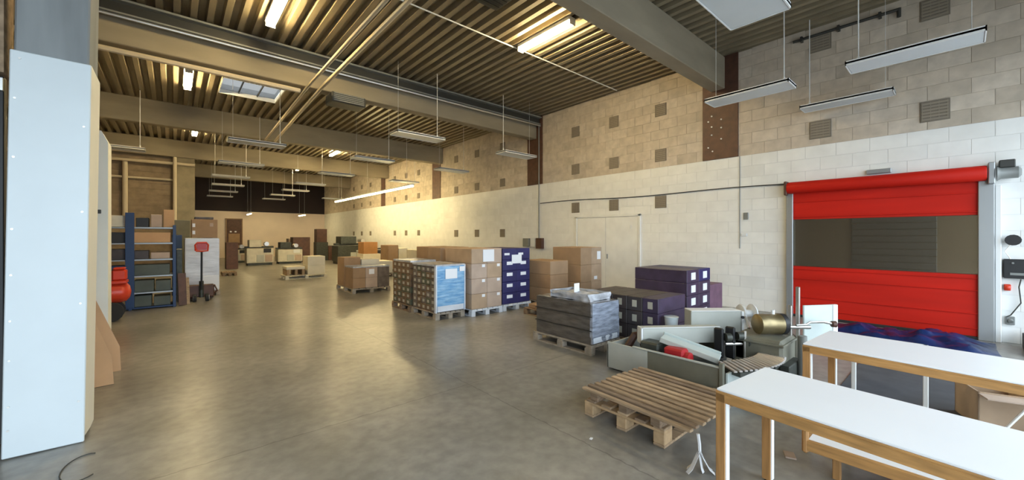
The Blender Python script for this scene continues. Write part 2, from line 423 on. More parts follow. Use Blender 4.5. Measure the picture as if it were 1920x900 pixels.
struct(MB().box(.1, .75, YX - .25, YX + .35, 0, ZC, .01).build('pilaster', M_XC), 'concrete pilaster ending the brown cross wall', 'pillar')
for (n, p0, p1, r) in (('wall_pipe', (XL, YX - .1, 4.92), (.75, YX - .32, 4.92), .07), ('wall_pipe', (XL, YX - .1, 4.2), (.0, YX - .1, 4.2), .05),
                       ('drain_pipe', (.05, YX - .38, 0), (.05, YX - .38, 5.2), .07), ('drain_pipe', (-1.55, YX - .12, 2.2), (-1.55, YX - .12, 4.9), .09)):
    o = MB().cyl(p0, p1, r, n=10).build(n, M_PIPE if n == 'drain_pipe' else M_PIPE, smooth=True)
    tag(o, {4.92: 'brown pipe running level high on the brown cross wall', 4.2: 'thin brown pipe below the level pipe on the cross wall', 0: 'tall tan drain pipe in front of the pilaster', 2.2: 'pale vertical pipe on the cross wall above the shelving'}[p0[2]], 'pipe')

# roof deck: trapezoidal metal sheets spanning from beam to beam, ribs every 250 mm
def deck_mesh(L, width=.75):
    prof = []; x = 0
    while x < width - 1e-6:
        prof += [(x, .0), (x + .10, .0), (x + .125, .11), (x + .225, .11)]; x += .25
    prof.append((width, 0)); m = MB()
    vs = [(p, y, q) for y in (0, L) for (p, q) in prof]; n = len(prof)
    m.add(vs, [(k, k + 1, n + k + 1, n + k) for k in range(n - 1)])
    return m.mesh('deck_sheet', M_DECK)
ce = struct(bpy.data.objects.new('ceiling', None), 'ribbed metal roof deck over the hall', 'ceiling'); C.objects.link(ce)
ys = [YF - .3] + BEAMS + [YB + .3]; dm = {}
SKX0, SKX1, SKY0, SKY1 = 1.0, 2.5, 13.05, 14.55
def sheet(x, a, b):
    k = round(b - a, 3)
    if k not in dm: dm[k] = deck_mesh(b - a)
    link('deck_sheet', dm[k], ce, (x, a, ZC - .03))
for j in range(21):
    x = XW + .5 - .75 * (j + 1) - .25 + .25
    x = 10.75 - .75 * (j + 1)
    for a, b in zip(ys, ys[1:]):
        if a < SKY0 < b and SKX0 - .01 <= x < SKX1 - .01: sheet(x, a, SKY0); sheet(x, SKY1, b)
        else: sheet(x, a, b)
sk = thing('skylight', 'bright roof skylight of three panes in the ribbed deck', 'skylight', (SKX0, SKY0, ZC - .03))
f = MB(); W_, L_ = SKX1 - SKX0, SKY1 - SKY0
for (a, b, c, d) in ((0, .03, 0, L_), (W_ - .03, W_, 0, L_), (0, W_, 0, .03), (0, W_, L_ - .03, L_)): f.box(a, b, c, d, 0, .28)
f.build('frame', M_FIX, sk)
for k in range(3):
    MB().box(.03 + k * (W_ - .06) / 3 + .008, .03 + (k + 1) * (W_ - .06) / 3 - .008, .03, L_ - .03, .12, .13).build('pane', M_SKYP, sk)
for k in (1, 2): MB().box(.03 + k * (W_ - .06) / 3 - .012, .03 + k * (W_ - .06) / 3 + .012, .03, L_ - .03, .08, .14).build('glazing_bar', M_STEELD, sk)

for i, y in enumerate(BEAMS):
    struct(MB().box(XL, XW - .02, y - .16, y + .17, 5.22, ZC - .02, .015).build('beam_%d' % (i + 1), M_CONC), 'deep concrete roof beam crossing the hall', 'beam')

# ------------------------------------------------------------------ clad column on the left, cream post, dark opening
col = thing('clad_column', 'grey concrete column clad in white board at the left edge', 'column', (-.98, 4.74, 0))
col.rotation_euler = (0, math.radians(.75), 0)
MB().box(.015, .410, .02, .50, .02, 6.0, .012).build('shaft', M_CONCG, col)
MB().box(0, .425, -.006, .02, .01, 3.12, .006).build('front_board', M_WHITE, col)
MB().prism([(.02, .05), (.33, .01), (.51, .01), (.51, 3.12), (.02, 3.12)], 'x', .40, .425).build('side_board', M_CREAM, col)
sc = MB().cyl((0, -.012, 0), (0, -.004, 0), .008, n=8).mesh('screw', M_GALV)
for (x, z) in ((.03, .22), (.03, .4), (.03, .75), (.03, 1.05), (.03, 1.4), (.03, 1.75), (.03, 2.3), (.03, 2.75), (.39, .35), (.39, 1.15), (.39, 1.9), (.39, 2.6), (.05, 3.06)): link('screw', sc, col, (x, 0, z))
pt = thing('cream_post', 'cream boarded post with cut corner just beyond the white column', 'post', (-1.35, 7.2, 0))
MB().prism([(0, 0), (.716, 0), (.716, 2.9), (.655, 3.04), (0, 3.04)], 'y', 0, .35).build('boarding', M_CREAM, pt)
lt = MB().box(.60, .655, -.02, 0, 1.98, 2.03, .004); lt.box(.63, .645, -.045, -.02, 1.99, 2.02); lt.build('latch', M_STEELD, pt)
pw = struct(MB().box(XL, -1.02, 5.0, 5.25, 3.0, ZC).build('wall_partition', mat('partition_block', (.40, .29, .19), .9, var=.3, scale=14)), 'beige block wall over the dark gate beside the column', 'wall')
infill = thing('dark_infill', 'black gate panel behind the white clad column', 'infill', (XL, 5.05, 0))  # black panel put in to fill the dark opening left of the column
MB().box(0, 3.97, 0, .08, .02, 2.98, .005).build('leaf', M_BLACK, infill)
MB().box(0, 3.97, -.03, 0, 2.86, 2.96).build('track', M_GALV, infill)

# ------------------------------------------------------------------ services under the roof
b2 = BEAMS[1]
ch = thing('cable_channel', 'dark steel channel running along the second roof beam', 'channel', (XL, b2 - .34, 5.7))
MB().box(0, 14.95, 0, .02, 0, .24).add([], []).build('web', M_STEELD, ch)
MB().box(0, 14.95, -.12, 0, .20, .24).build('top_flange', M_GREYST, ch)
MB().box(0, 14.95, -.07, 0, -.02, .01).build('lower_flange', M_GREYST, ch)
for k in range(8): MB().box(.4 + k * 2, .46 + k * 2, .02, .165, .05, .12).build('bracket', M_STEELD, ch)
def pipe(name, label, pts, r, m, cat='pipe', group=None):
    return tag(MB().tube(pts, r, 8).build(name, m, smooth=True), label, cat, group)
pipe('conduit', 'bright galvanised conduit just below the dark channel on the second beam', [(XL, b2 - .36, 5.645), (XW - .02, b2 - .36, 5.645)], .028, M_GALV)
pipe('heating_pipe', 'thick tan pipe hung under the left part of the second beam', [(XL, b2 - .05, 5.12), (2.26, b2 - .05, 5.12)], .055, M_PIPE)
pipe('heating_pipe', 'left one of two tan pipes running lengthwise under the roof beams', [(2.36, -4, 5.16), (2.36, 9.9, 5.16), (2.5, 16.4, 5.14)], .035, M_PIPE)
pipe('heating_pipe', 'right one of two tan pipes running lengthwise under the roof beams', [(2.62, -4, 5.16), (2.62, 9.9, 5.16), (2.8, 16.4, 5.14)], .042, M_PIPE)
pipe('conduit', 'thin white conduit crossing the ribs beside the bright ceiling lamp', [(-1.5, 6.62, 5.945), (9.8, 6.62, 5.945)], .014, M_FIX)
pipe('wall_conduit', 'vertical conduit from roof to switch boxes on the white wall', [(9.96, 10.0, 1.35), (9.96, 10.0, 5.9)], .022, M_GREYST)
pipe('wall_conduit', 'thin vertical conduit under the brown plate beside the red door', [(9.985, 3.40, 1.4), (9.985, 3.40, 3.55)], .008, M_GREYST)
cab = [(9.975, 9.95 + (2.5 - 9.95) * t, 2.86 - .06 * t + .03 * math.sin(t * 9) * .8) for t in [k / 24 for k in range(25)]]
pipe('cable', 'dark cable strung along the white wall to the red door', cab, .012, M_STEELD, 'cable')
bp_ = thing('wall_rail', 'black pipe clipped to the block wall just under the roof', 'pipe', (9.93, 0, 5.80))
MB().cyl((0, .75, 0), (0, 2.35, 0), .03, n=8).build('pipe_run', M_STEELD, bp_, True)
MB().cyl((0, .75, -.14), (0, .75, .02), .03, n=8).build('elbow', M_STEELD, bp_, True)
for y in (1.0, 1.6, 2.2): MB().box(-.04, .07, y - .02, y + .02, -.05, .05).build('clip', M_STEELD, bp_)
# unit heater under the second beam
uh = thing('fan_heater', 'dark louvred fan heater hung below the second roof beam', 'heater', (2.86, b2 - .42, 4.93))
MB().box(0, .82, .0, .5, 0, .24, .02).build('casing', M_STEELD, uh)
for k in range(5): MB().box(.05, .77, -.02, .0, .03 + k * .042, .05 + k * .042).build('louvre', M_GREYST, uh)
for x in (.1, .72): MB().cyl((x, .25, .24), (x, .25, .3), .012, n=6).build('hanger', M_STEELD, uh)
cv = thing('ceiling_grille', 'dark square grille let into the ribbed ceiling at the top', 'grille', (3.85, 4.9, 5.93))
MB().box(0, .75, 0, .85, 0, .05, .005).build('frame', M_STEELD, cv)
for k in range(7): MB().box(.04, .71, .06 + k * .11, .12 + k * .11, -.015, 0).build('bar', M_BLACK, cv)

# ceiling lamps (lit)
def ceiling_lamp(x, y, label, L=1.5):
    t = thing('ceiling_lamp', label, 'lamp', (x, y, 5.80), 0, 'lit lamps fixed under the roof deck')
    MB().box(-.10, .10, -L / 2, L / 2, .10, .17, .008).build('housing', M_FIX, t)
    MB().box(-.08, .08, -L / 2 - .01, -L / 2, .02, .17).box(-.08, .08, L / 2, L / 2 + .01, .02, .17).build('end_plate', M_FIX, t)
    for s_ in (-.05, .05): MB().cyl((s_, -L / 2, .06), (s_, L / 2, .06), .022, n=8).build('tube', M_TUBE, t, True)
ceiling_lamp(5.9, 5.75, 'bright lit lamp on the ceiling above the bare block wall')
ceiling_lamp(1.45, 8.2, 'lit lamp at the top edge left of the two lengthwise pipes')
ceiling_lamp(.3, 13.6, 'lit lamp glaring on the deck left of the skylight')
ceiling_lamp(.66, 20.1, 'small bright lamp seen above the brown cross wall')
ceiling_lamp(6.2, 20.8, 'bright lamp above the far end of the long strip light')
ceiling_lamp(5.95, 27.0, 'farthest lit lamp near the dark end cladding')
# long lit strip by the wall
ls = thing('strip_light', 'long lit strip light hanging lengthwise near the white wall', 'lamp', (7.75, 15.4, 3.8))
MB().box(-.06, .06, 0, 10.6, .06, .12, .008).build('trunking', M_FIX, ls)
for k in range(7): MB().box(-.05, .05, .05 + k * 1.51, 1.50 + k * 1.51, .0, .06, .012).build('tube', M_STRIP, ls)
for y in (.6, 5.2, 9.9): MB().cyl((0, y, .12), (0, y, 2.16), .006, n=6).build('wire', M_FIX, ls)

# hanging panel lights, switched off
def pendant(x0, y0, along, label, w=.46, L=1.33, rod_at=1, z=4.2, grp='unlit hanging panel lights'):
    t = thing('hanging_light', label, 'lamp', (x0, y0, z), 0, grp)
    lx, ly = (L, w) if along == 'x' else (w, L)
    MB().box(0, lx, 0, ly, .012, .05, .006).build('body', M_FIX, t)
    MB().box(.02, lx - .02, .02, ly - .02, 0, .013).build('diffuser', M_FIXD, t)
    r = MB()
    for (a, b, c, d) in ((0, lx, 0, .014), (0, lx, ly - .014, ly), (0, .014, 0, ly), (lx - .014, lx, 0, ly)): r.box(a, b, c, d, -.006, .06)
    r.build('rim', M_FIX, t)
    for k, e in enumerate((.09, .91)):
        p = (lx * e, ly / 2) if along == 'x' else (lx / 2, ly * e)
        if k == rod_at:
            MB().cyl((*p, .05), (*p, ZC - z), .008, n=8).build('rod', M_FIX, t, True)
            MB().cyl((*p, .05), (*p, .16), .022, .016, n=10).build('coupler', M_FIX, t, True)
        else: MB().cyl((*p, .05), (*p, ZC - z), .003, n=6).build('wire', M_FIX, t)
pendant(7.46, -.2, 'y', 'large hanging panel light nearest the top right corner')
pendant(7.52, 1.84, 'y', 'hanging panel light in front of the bolted brown plate', rod_at=0)
pendant(9.32, .77, 'y', 'hanging panel light close to the wall above the red door', w=.40)
pendant(3.80, 1.23, 'x', 'hanging panel light cut off by the top edge beside the first beam', w=.62)
pendant(4.06, 8.86, 'x', 'hanging panel light below the second beam right of the fan heater')
pendant(7.45, 8.9, 'x', 'hanging panel light before the bare wall at the vertical conduit', rod_at=0)
pendant(7.5, 12.75, 'x', 'hanging panel light in front of the second bay of bare wall')
pendant(1.07, 12.4, 'x', 'hanging panel light right under the skylight end of the third bay')
pendant(-1.95, 15.6, 'x', 'hanging panel light over the blue shelving at far left')
cols = {1.15: 'left', 4.4: 'middle', 7.5: 'right'}
for (x, y, nm) in ((4.35, 12.6, 'in the third bay left of the lit strip'), (1.15, 16.4, 'under the third beam above the wrapped pallet'), (4.4, 16.6, 'in the middle row under the third beam'), (7.5, 16.9, 'just right of the lit strip in the fourth bay'),
                   (1.2, 20.3, 'in the left row level with the cross wall'), (4.4, 20.7, 'in the middle row of the fourth bay'), (1.4, 23.8, 'in the left row just past the cross wall'), (4.5, 24.2, 'in the middle row before the dark cladding'),
                   (1.5, 27.4, 'in the left row against the dark cladding'), (4.5, 27.6, 'in the middle row against the dark cladding'), (1.6, 31, 'farthest of the left row at the dark cladding'), (4.6, 31, 'farthest of the middle row at the dark cladding'), (7.6, 28, 'far right before the pinkish end wall')):
    pendant(x, y, 'x', 'small distant hanging panel light ' + nm, grp='distant hanging panel lights')
for (x, y, nm) in ((4.2, 33.5, 'left'), (7.6, 33.0, 'right')):
    t = thing('lit_tube_lamp', 'small lit tube lamp before the far end wall, %s of two' % nm, 'lamp', (x, y, 3.25), 0, 'lit tube lamps at the far wall')
    MB().box(0, .06, 0, 2.0, .05, .1).build('housing', M_FIX, t)
    MB().box(0, .06, .02, 1.98, 0, .05, .01).build('tube', M_STRIP, t)
    for yy in (.2, 1.8): MB().cyl((.03, yy, .1), (.03, yy, 2.7), .005, n=6).build('wire', M_FIX, t)

# ------------------------------------------------------------------ red roller door and wall fittings
rd = thing('roller_door', 'red fabric high speed roller door with clear window strip', 'door', (XW, 0, 0))
def curtain(z0, z1, name, seams):
    m = MB(); n = max(2, int((z1 - z0) / .04)); vs = []; fs = []
    for i in range(n + 1):
        z = z0 + (z1 - z0) * i / n
        for j in range(25):
            y = DY0 + .06 + (DY1 - DY0 - .12) * j / 24
            x = -.085 + .010 * noise.noise(Vector((y * 1.2, z * 3.0, 1.3)))
            vs.append((x, y, z))
    for i in range(n):
        for j in range(24): fs.append((i * 25 + j, i * 25 + j + 1, (i + 1) * 25 + j + 1, (i + 1) * 25 + j))
    k = len(vs)
    m.add(vs, fs); m.add([(x + .012, y, z) for (x, y, z) in vs], fs)
    o = m.build(name, M_RED, rd, True)
    for z in seams: MB().box(-.105, -.09, DY0 + .06, DY1 - .06, z - .008, z + .008, .003).build('seam', M_RED, o)
curtain(0.03, 1.07, 'lower_curtain', (.18, .42, .80, 1.0))
curtain(2.03, 2.62, 'upper_curtain', (2.09, 2.40))
MB().box(-.09, -.084, DY0 + .06, DY1 - .06, 1.06, 2.04).build('window_strip', M_VINYL, rd)
MB().box(-.11, -.06, DY0 + .05, DY1 - .05, 0, .05, .01).build('bottom_bar', M_BLACKR, rd)
MB().lathe((-.17, DY0 - .02, 2.70), (0, 1, 0), [(0, .115), (.02, .125), (1.3, .118), (2.64, .122), (2.68, .112)], 18).build('roller', M_RED, rd, True)
MB().box(-.13, .0, DY0 - .10, DY0 + .07, 0, 2.62, .008).build('guide_post', M_ALU, rd)
MB().box(-.13, .0, DY1 - .06, DY1 + .06, 0, 2.62, .008).build('guide_post', M_ALU, rd)
tag(MB().box(XW - .10, XW - .03, DY0 - .17, DY0 - .105, 0, 2.5, .008).build('cable_cover', M_FIX), 'white vertical cable cover beside the right door post', 'cover')
mo = MB().box(-.26, -.02, DY0 - .10, DY0 - .03, 2.52, 2.86, .01).build('end_bracket', M_ALU, rd)
dmt = thing('door_motor', 'grey drive motor at the right end of the red roller', 'motor', (XW, 0, 0))
mo2 = MB().lathe((-.17, DY0 - .36, 2.68), (0, 1, 0), [(0, .05), (.03, .09), (.2, .09), (.24, .12)], 14).build('housing', M_GREYST, dmt, True)
MB().box(-.24, -.06, DY0 - .30, DY0 - .14, 2.76, 2.88, .01).build('junction_box', M_STEELD, mo2)
MB().box(-.26, -.02, DY1 + .02, DY1 + .07, 2.55, 2.84, .01).build('end_bracket', M_BROWN, rd)
# dim space behind the door window
struct(MB().box(XW + 2.4, XW + 2.6, DY0 - 1.5, DY1 + 1.5, 0, 3.2).build('wall_lobby', mat('lobby_wall', (.44, .36, .24), .8)), 'brownish lobby wall seen through the door window', 'wall')
lob = MB(); lob.box(XW + .3, XW + 2.6, DY1 + 1.5, DY1 + 1.6, 0, 3.2).box(XW + .3, XW + 2.6, DY0 - 1.6, DY1 + 1.6, 3.0, 3.2).box(XW + .3, XW + 2.6, DY0 - 1.6, DY1 + 1.6, -.2, -.0)  # one side left open so that daylight reaches the lobby
struct(lob.build('lobby_shell', mat('lobby_shell', (.25, .23, .2), .8)), 'sides of the lobby behind the red door', 'wall')
sh = thing('lobby_shutter', 'slatted grey shutter dimly seen through the door window', 'shutter', (XW + 2.36, .35, 0))
for k in range(14): MB().box(0, .03, 0, 1.4, .2 + k * .15, .34 + k * .15, .012).build('slat', M_GREYST, sh)
def wallbox(name, label, cat, y, z, w, h, d, m, extra=None):
    t = thing(name, label, cat, (XW, y, z))
    MB().box(-d, .0, -w / 2, w / 2, -h / 2, h / 2, .008).build('case', m, t)
    if extra: extra(t, d)
    return t
def ctl(t, d):
    MB().box(-d - .008, -d, -.08, .08, -.10, -.06, .002).build('display', M_GREYST, t)
    MB().cyl((-d - .015, .05, .09), (-d, .05, .09), .014, n=10).build('button', M_GREYST, t, True)
wallbox('control_box', 'black door control box on the wall right of the red door', 'control box', -.57, 1.18, .28, .30, .10, M_BLACK, ctl)
def estop(t, d): MB().lathe((-d - .05, 0, 0), (1, 0, 0), [(0, .02), (.01, .035), (.03, .035), (.032, .018), (.05, .018)], 12).build('push_button', M_REDP, t, True)
wallbox('stop_button', 'small red emergency button below the black control box', 'button', -.47, .88, .07, .10, .05, M_REDP, estop)
hn = thing('warning_horn', 'black warning horn on the wall above the control box', 'horn', (XW, -.52, 1.63))
MB().lathe((-.14, 0, 0), (1, 0, 0), [(0, .085), (.02, .08), (.07, .035), (.14, .045)], 14).build('bell', M_BLACK, hn, True)
def plug(t, d): MB().cyl((-d - .04, 0, -.01), (-d, 0, .01), .028, n=10).build('plug', M_GREYST, t, True)
wallbox('power_socket', 'grey power socket low on the wall beside the red door', 'socket', -.50, .36, .09, .13, .05, M_GREYST, plug)
pipe('control_cable', 'looping cable from the black control box down to the socket', [(9.94, -.60, 1.02), (9.93, -.58, .9), (9.95, -.60, .65), (9.93, -.50, .45), (9.93, -.46, .42)], .008, M_STEELD, 'cable')
pipe('control_cable', 'short pale cable from the horn to the control box', [(9.93, -.50, 1.56), (9.93, -.44, 1.45), (9.93, -.50, 1.33)], .008, M_FIX, 'cable')
wallbox('door_sensor', 'small grey sensor on the wall above the red door', 'sensor', 1.02, 2.90, .34, .08, .08, M_ALU)
wallbox('light_switch', 'upper small switch on the white wall left of the red door', 'switch', 3.27, 2.15, .10, .16, .03, M_GREYST)
wallbox('light_switch', 'lower small switch on the white wall left of the red door', 'switch', 3.31, 1.72, .12, .07, .03, M_FIX)
wallbox('switch_box', 'dark switch box left of the vertical conduit on the wall', 'switch box', 10.62, 1.45, .32, .30, .12, M_GREYST)
wallbox('switch_box', 'white switch box at the foot of the vertical conduit', 'switch box', 10.27, 1.45, .26, .32, .10, M_FIX)
wallbox('switch_box', 'brown switch box right of the vertical conduit', 'switch box', 9.93, 1.42, .30, .38, .13, M_BROWN)
# white double door, nearly lost in the white wall
dd = struct(bpy.data.objects.new('door_1', None), 'white double door in the white wall behind the cartons', 'door'); C.objects.link(dd); dd.location = (XW, 5.95, 0)
f = MB().box(-.05, 0, 0, .07, 0, 2.32, .006).box(-.05, 0, 2.30, 2.37, 0, 2.32, .006).box(-.05, 0, 0, 2.37, 2.26, 2.33, .006); f.build('frame', M_WHT[1], dd)
for a in (.08, 1.19):
    d_ = MB().box(-.03, 0, a, a + 1.10, .02, 2.25, .006).build('leaf', M_WHT[0], dd)
MB().box(-.05, -.03, 1.10, 1.14, 1.0, 1.14, .004).build('handle', M_ALU, dd)
MB().box(-.045, -.03, .30, .34, 1.9, 2.0).build('hinge', M_FIX, dd)

# ------------------------------------------------------------------ pallets and goods
def pallet(label, x0, y0, lx, ly, m=None, slat_axis='y', group='pallets under goods', nslat=6, h=.144):
    t = thing('pallet', label, 'pallet', (x0, y0, 0), 0, group)
    m = m or M_PALG; L, Wd = (ly, lx) if slat_axis == 'y' else (lx, ly)   # slats run along L
    def b(a0, a1, w0, w1, z0, z1, name, ch=.004):
        mb = MB()
        if slat_axis == 'y': mb.box(w0, w1, a0, a1, z0, z1, ch)
        else: mb.box(a0, a1, w0, w1, z0, z1, ch)
        mb.build(name, m, t)
    p = Wd / nslat
    for k in range(nslat): b(0, L, k * p + p * .07, (k + 1) * p - p * .07, h - .022, h, 'deck_board')
    for a in (0, L / 2 - .05, L - .1): b(a, a + .1, 0, Wd, h - .044, h - .022, 'cross_board')
    for a in (0, L / 2 - .06, L - .12):
        for wv in (0, Wd / 2 - .05, Wd - .1): b(a, a + .12, wv, wv + .1, .022, h - .044, 'block')
    for wv in (0, Wd / 2 - .05, Wd - .1): b(0, L, wv, wv + .1, 0, .022, 'bottom_board')
    return t
def carton(name, label, cat, x0, y0, z0, lx, ly, lz, m, group=None, labels=(), tape=None, flap=True):
    """labels: (face, u, v, w, h) with face 'f' = -Y side, 'l' = -X side"""
    t = thing(name, label, cat, (x0, y0, z0), 0, group)
    MB().box(.002, lx - .002, .002, ly - .002, .001, lz - .001, .008).build('box', m, t)
    for (fc, u, v, a, b, lm) in labels:
        if fc == 'f': MB().box(u, u + a, -.003, .003, v, v + b).build('label', lm, t)
        else: MB().box(-.003, .003, u, u + a, v, v + b).build('label', lm, t)
    if tape: MB().box(lx / 2 - .025, lx / 2 + .025, -.001, ly + .001, lz - .06, lz + .001).build('tape', M_TAPE, t)
    return t
H0 = .146
# blue wrapped pallet and its neighbour: cases in rows
pallet('grey pallet under the blue wrapped cases', 3.95, 6.88, .70, 1.05)
pallet('dark pallet under the brown cases behind the blue wrap', 3.95, 8.0, .70, .95, M_PAL[1])
def cases(x0, y0, lx, ncol, nrow, dy, dz, where, group, mi):
    for r in range(nrow):
        for c in range(ncol):
            k = random.choice(mi)
            carton('bottle_case', 'small printed case %s, %s row up, %s from its near end' % (where, ORD[r], ['first', 'second', 'third', 'fourth', 'fifth', 'sixth'][c]), 'case',
                   x0, y0 + c * dy, H0 + r * dz, lx, dy, dz, M_CASE[k], group, [('l', dy * .3, dz * .3, dy * .38, dz * .42, M_CASELB)])
cases(3.97, 6.93, .66, 5, 7, .195, .132, 'beside the blue wrap', 'cases beside the blue wrap', (0, 1, 2, 2))
cases(3.97, 8.02, .66, 4, 7, .225, .136, 'on the dark pallet behind', 'cases on the dark pallet', (0, 0, 1))
bw = thing('blue_film', 'blue stretch film wrapped round the front of the case pallet', 'film', (3.94, 6.86, 0))
me = lumpy(.02, .70, 0, .06, H0 + .02, 1.09, .014, 7, 16, 2.1, .008); me.materials.append(M_FILMB); link('front_film', me, bw)
me = lumpy(.0, .035, -.005, .07, H0, 1.10, .006, 9, 10, 4.1, .004); me.materials.append(M_FILMT); link('edge_film', me, bw)
me = lumpy(.68, .715, -.005, .07, H0, 1.10, .006, 9, 10, 6.1, .004); me.materials.append(M_FILMT); link('edge_film', me, bw)
me = lumpy(.0, .71, 0, 1.02, 1.075, 1.115, .012, 5, 12, 8.1, .006); me.materials.append(M_FILMC); link('top_film', me, bw)
MB().box(.22, .50, -.012, -.002, .82, 1.02).build('paper_sheet', M_LABEL, bw)
MB().box(.56, .68, -.012, -.002, .96, 1.06).build('paper_sheet', M_LABEL, bw)
MB().box(.04, .66, -.010, -.002, H0 + .02, .28).build('milky_fold', M_FILMT, bw)
me = lumpy(3.97, 4.63, 8.02, 8.92, 1.098, 1.145, .02, 6, 12, 3.3, .01); me.materials.append(M_FILMC); tag(link('clear_film', me), 'clear plastic sheet over the brown cases behind the blue wrap', 'film')
# brown tall stack
pallet('pale pallet under the tall brown cartons', 4.70, 6.70, .84, 1.1, M_FILMT)
for r in range(4):
    for c in range(2):
        lb = []
        if r < 3: lb = [('f', .27, .24, .08, .06, M_LABEL)]
        carton('brown_carton', 'brown carton, %s row of the tall stack between blue wrap and navy cartons, %s column' % (ORD[r], ('left', 'right')[c]), 'carton',
               4.71 + c * .41, 6.72, H0 + r * .319, .41, 1.05, .319, M_CARDP if (r + c) % 3 else M_CARD[2], 'tall brown stack', lb)
tag(MB().box(5.0, 5.30, 6.705, 6.715, 1.14, 1.40).build('paper_sheet', M_LABEL), 'white paper sheet on the top of the tall brown stack', 'paper')
# navy stack
pallet('pale pallet under the navy cartons', 5.57, 6.72, .86, 1.1, M_FILMT)
for r in range(5):
    for c in range(2):
        lb = [('f', .12, .13, .17, .075, M_LABEL)] if r < 4 else [('f', .05, .10, .15, .05, M_LABEL)]
        carton('navy_carton', 'navy blue carton with white label, %s row, %s column' % (ORD[r], ('left', 'right')[c]), 'carton',
               5.58 + c * .42, 6.75, H0 + r * .252, .42, 1.05, .252, M_NAVY, 'navy stack', lb)
tag(MB().box(5.84, 6.14, 6.735, 6.745, 1.06, 1.26).build('paper_sheet', M_LABEL), 'white paper sheet on the navy carton stack', 'paper')
# cardboard row behind
pallet('pallet behind the tall brown stack', 4.72, 8.0, .86, 1.2)
for r in range(3):
    for c in range(2):
        carton('big_carton', 'large brown carton behind the blue wrap, %s row, %s of two' % (ORD[r], ('nearer', 'farther')[c]), 'carton',
               4.73, 8.02 + c * .6, H0 + r * .425, .82, .59, .425, M_CARD[(r + c) % 2], 'cartons behind the blue wrap', tape=True)
# a few things on the far side of the row
pallet('pallet of wrapped bundles right of the navy cartons', 6.55, 6.2, .66, .95)
for r in range(3):
    carton('brown_bundle', 'brown wrapped bundle right of the navy cartons, %s of three layers' % ('bottom', 'middle', 'top')[r], 'carton', 6.57, 6.22, H0 + r * .32, .62, .9, .32, M_CARD[r % 2], 'bundles right of the navy cartons')
pallet('pallet under the cartons standing near the white double door', 7.34, 5.95, .86, 1.0)
for r in range(3):
    for c in range(2):
        carton('brown_carton', 'brown carton near the white double door, %s row, %s column' % (ORD[r], ('left', 'right')[c]), 'carton', 7.36 + c * .41, 5.97, H0 + r * .422, .41, .92, .422, M_CARD[2 if c else 0], 'cartons by the double door',
               [('f', .22, .12, .14, .2, M_LABEL)] if (r == 2 and c == 1) else [('f', .1, .05, .12, .08, M_LABEL)] if c else [])
# low clutter between navy stack and grey wrapped pallet
pallet('low empty pallet between navy cartons and grey wrap', 5.75, 5.25, .8, 1.0, M_PAL[1])
tag(MB().box(6.0, 6.4, 5.3, 5.7, H0, H0 + .05, .01).build('paper_pile', M_LABEL), 'white paper pile on the low empty pallet', 'paper')
carton('flat_carton', 'small flat brown carton on the low empty pallet', 'carton', 5.80, 5.75, H0, .4, .4, .09, M_CARD[1])

# grey stretch-wrapped pallet
pallet('grey pallet under the dark stretch wrapped load', 4.44, 3.42, .72, 1.18, M_PALG)
gw = thing('wrapped_load', 'dark load in shiny grey stretch film beside the machine', 'load', (4.46, 3.44, H0))
me = lumpy(0, .68, 0, 1.12, 0, .60, .028, 5, 22, 1.7, .012); me.materials.append(M_FILMG); link('film', me, gw)
me = lumpy(.005, .675, -.022, .03, .01, .59, .022, 8, 18, 3.7, .006); me.materials.append(mat('daylit_grey_film', (.27, .30, .365), .14, var=.35, scale=5, bump=1.0, stretch=(1, 1, 5), coat=.8)); link('front_film', me, gw)  # same film, front coloured lighter and bluer for the daylight glare on it
for z in (.19, .39): MB().box(-.006, .686, -.006, 1.126, z, z + .010, .003).build('layer_gap', M_BLACK, gw)
me = lumpy(.05, .64, .05, .9, .585, .70, .09, 6, 18, 5.7, .03); me.materials.append(M_FILMC); link('plastic_cover', me, gw)
MB().box(.30, .42, .55, .56, .66, .80).build('paper_sheet', M_LABEL, gw)
MB().box(.05, .63, -.012, -.004, .01, .09).build('film_tail', M_FILMT, gw)

# purple cartons
pallet('pallet under the dark labelled purple cartons', 5.2, 2.82, .85, 1.0, M_PAL[1])
for r in range(3):
    for c in range(5 if r == 2 else 4):
        lb = [('l', .09, .06, .075, .10, M_CASELB)]
        carton('purple_carton', 'dark carton of the low purple stack, %s row, %s from near end' % (ORD[r], ['first', 'second', 'third', 'fourth', 'fifth'][c]), 'carton',
               5.21, 2.83 + c * .255, H0 + r * .215, .83, .255, .215, M_PURP if c == 0 else M_PURPD, 'low purple stack', lb)
pallet('pallet under the taller purple cartons by the wall', 6.93, 3.2, 1.0, 1.1, M_PAL[1])
for r in range(4):
    for c in range(2):
        carton('purple_carton', 'purple carton with white label, taller stack, %s row, %s column' % (ORD[r], ('left', 'right')[c]), 'carton',
               6.94 + c * .49, 3.22, H0 + r * .232, .49, 1.05, .232, M_PURP if r < 3 else M_NAVY if c else M_PURP, 'taller purple stack', [('f', .16, .05, .17, .13, M_LABEL)])
pallet('pallet beside the taller purple stack', 8.05, 3.3, .75, .8, M_PALG)
carton('mauve_carton', 'plain mauve carton right of the taller purple stack', 'carton', 8.07, 3.32, H0, .70, .75, .56, M_MAUVE)

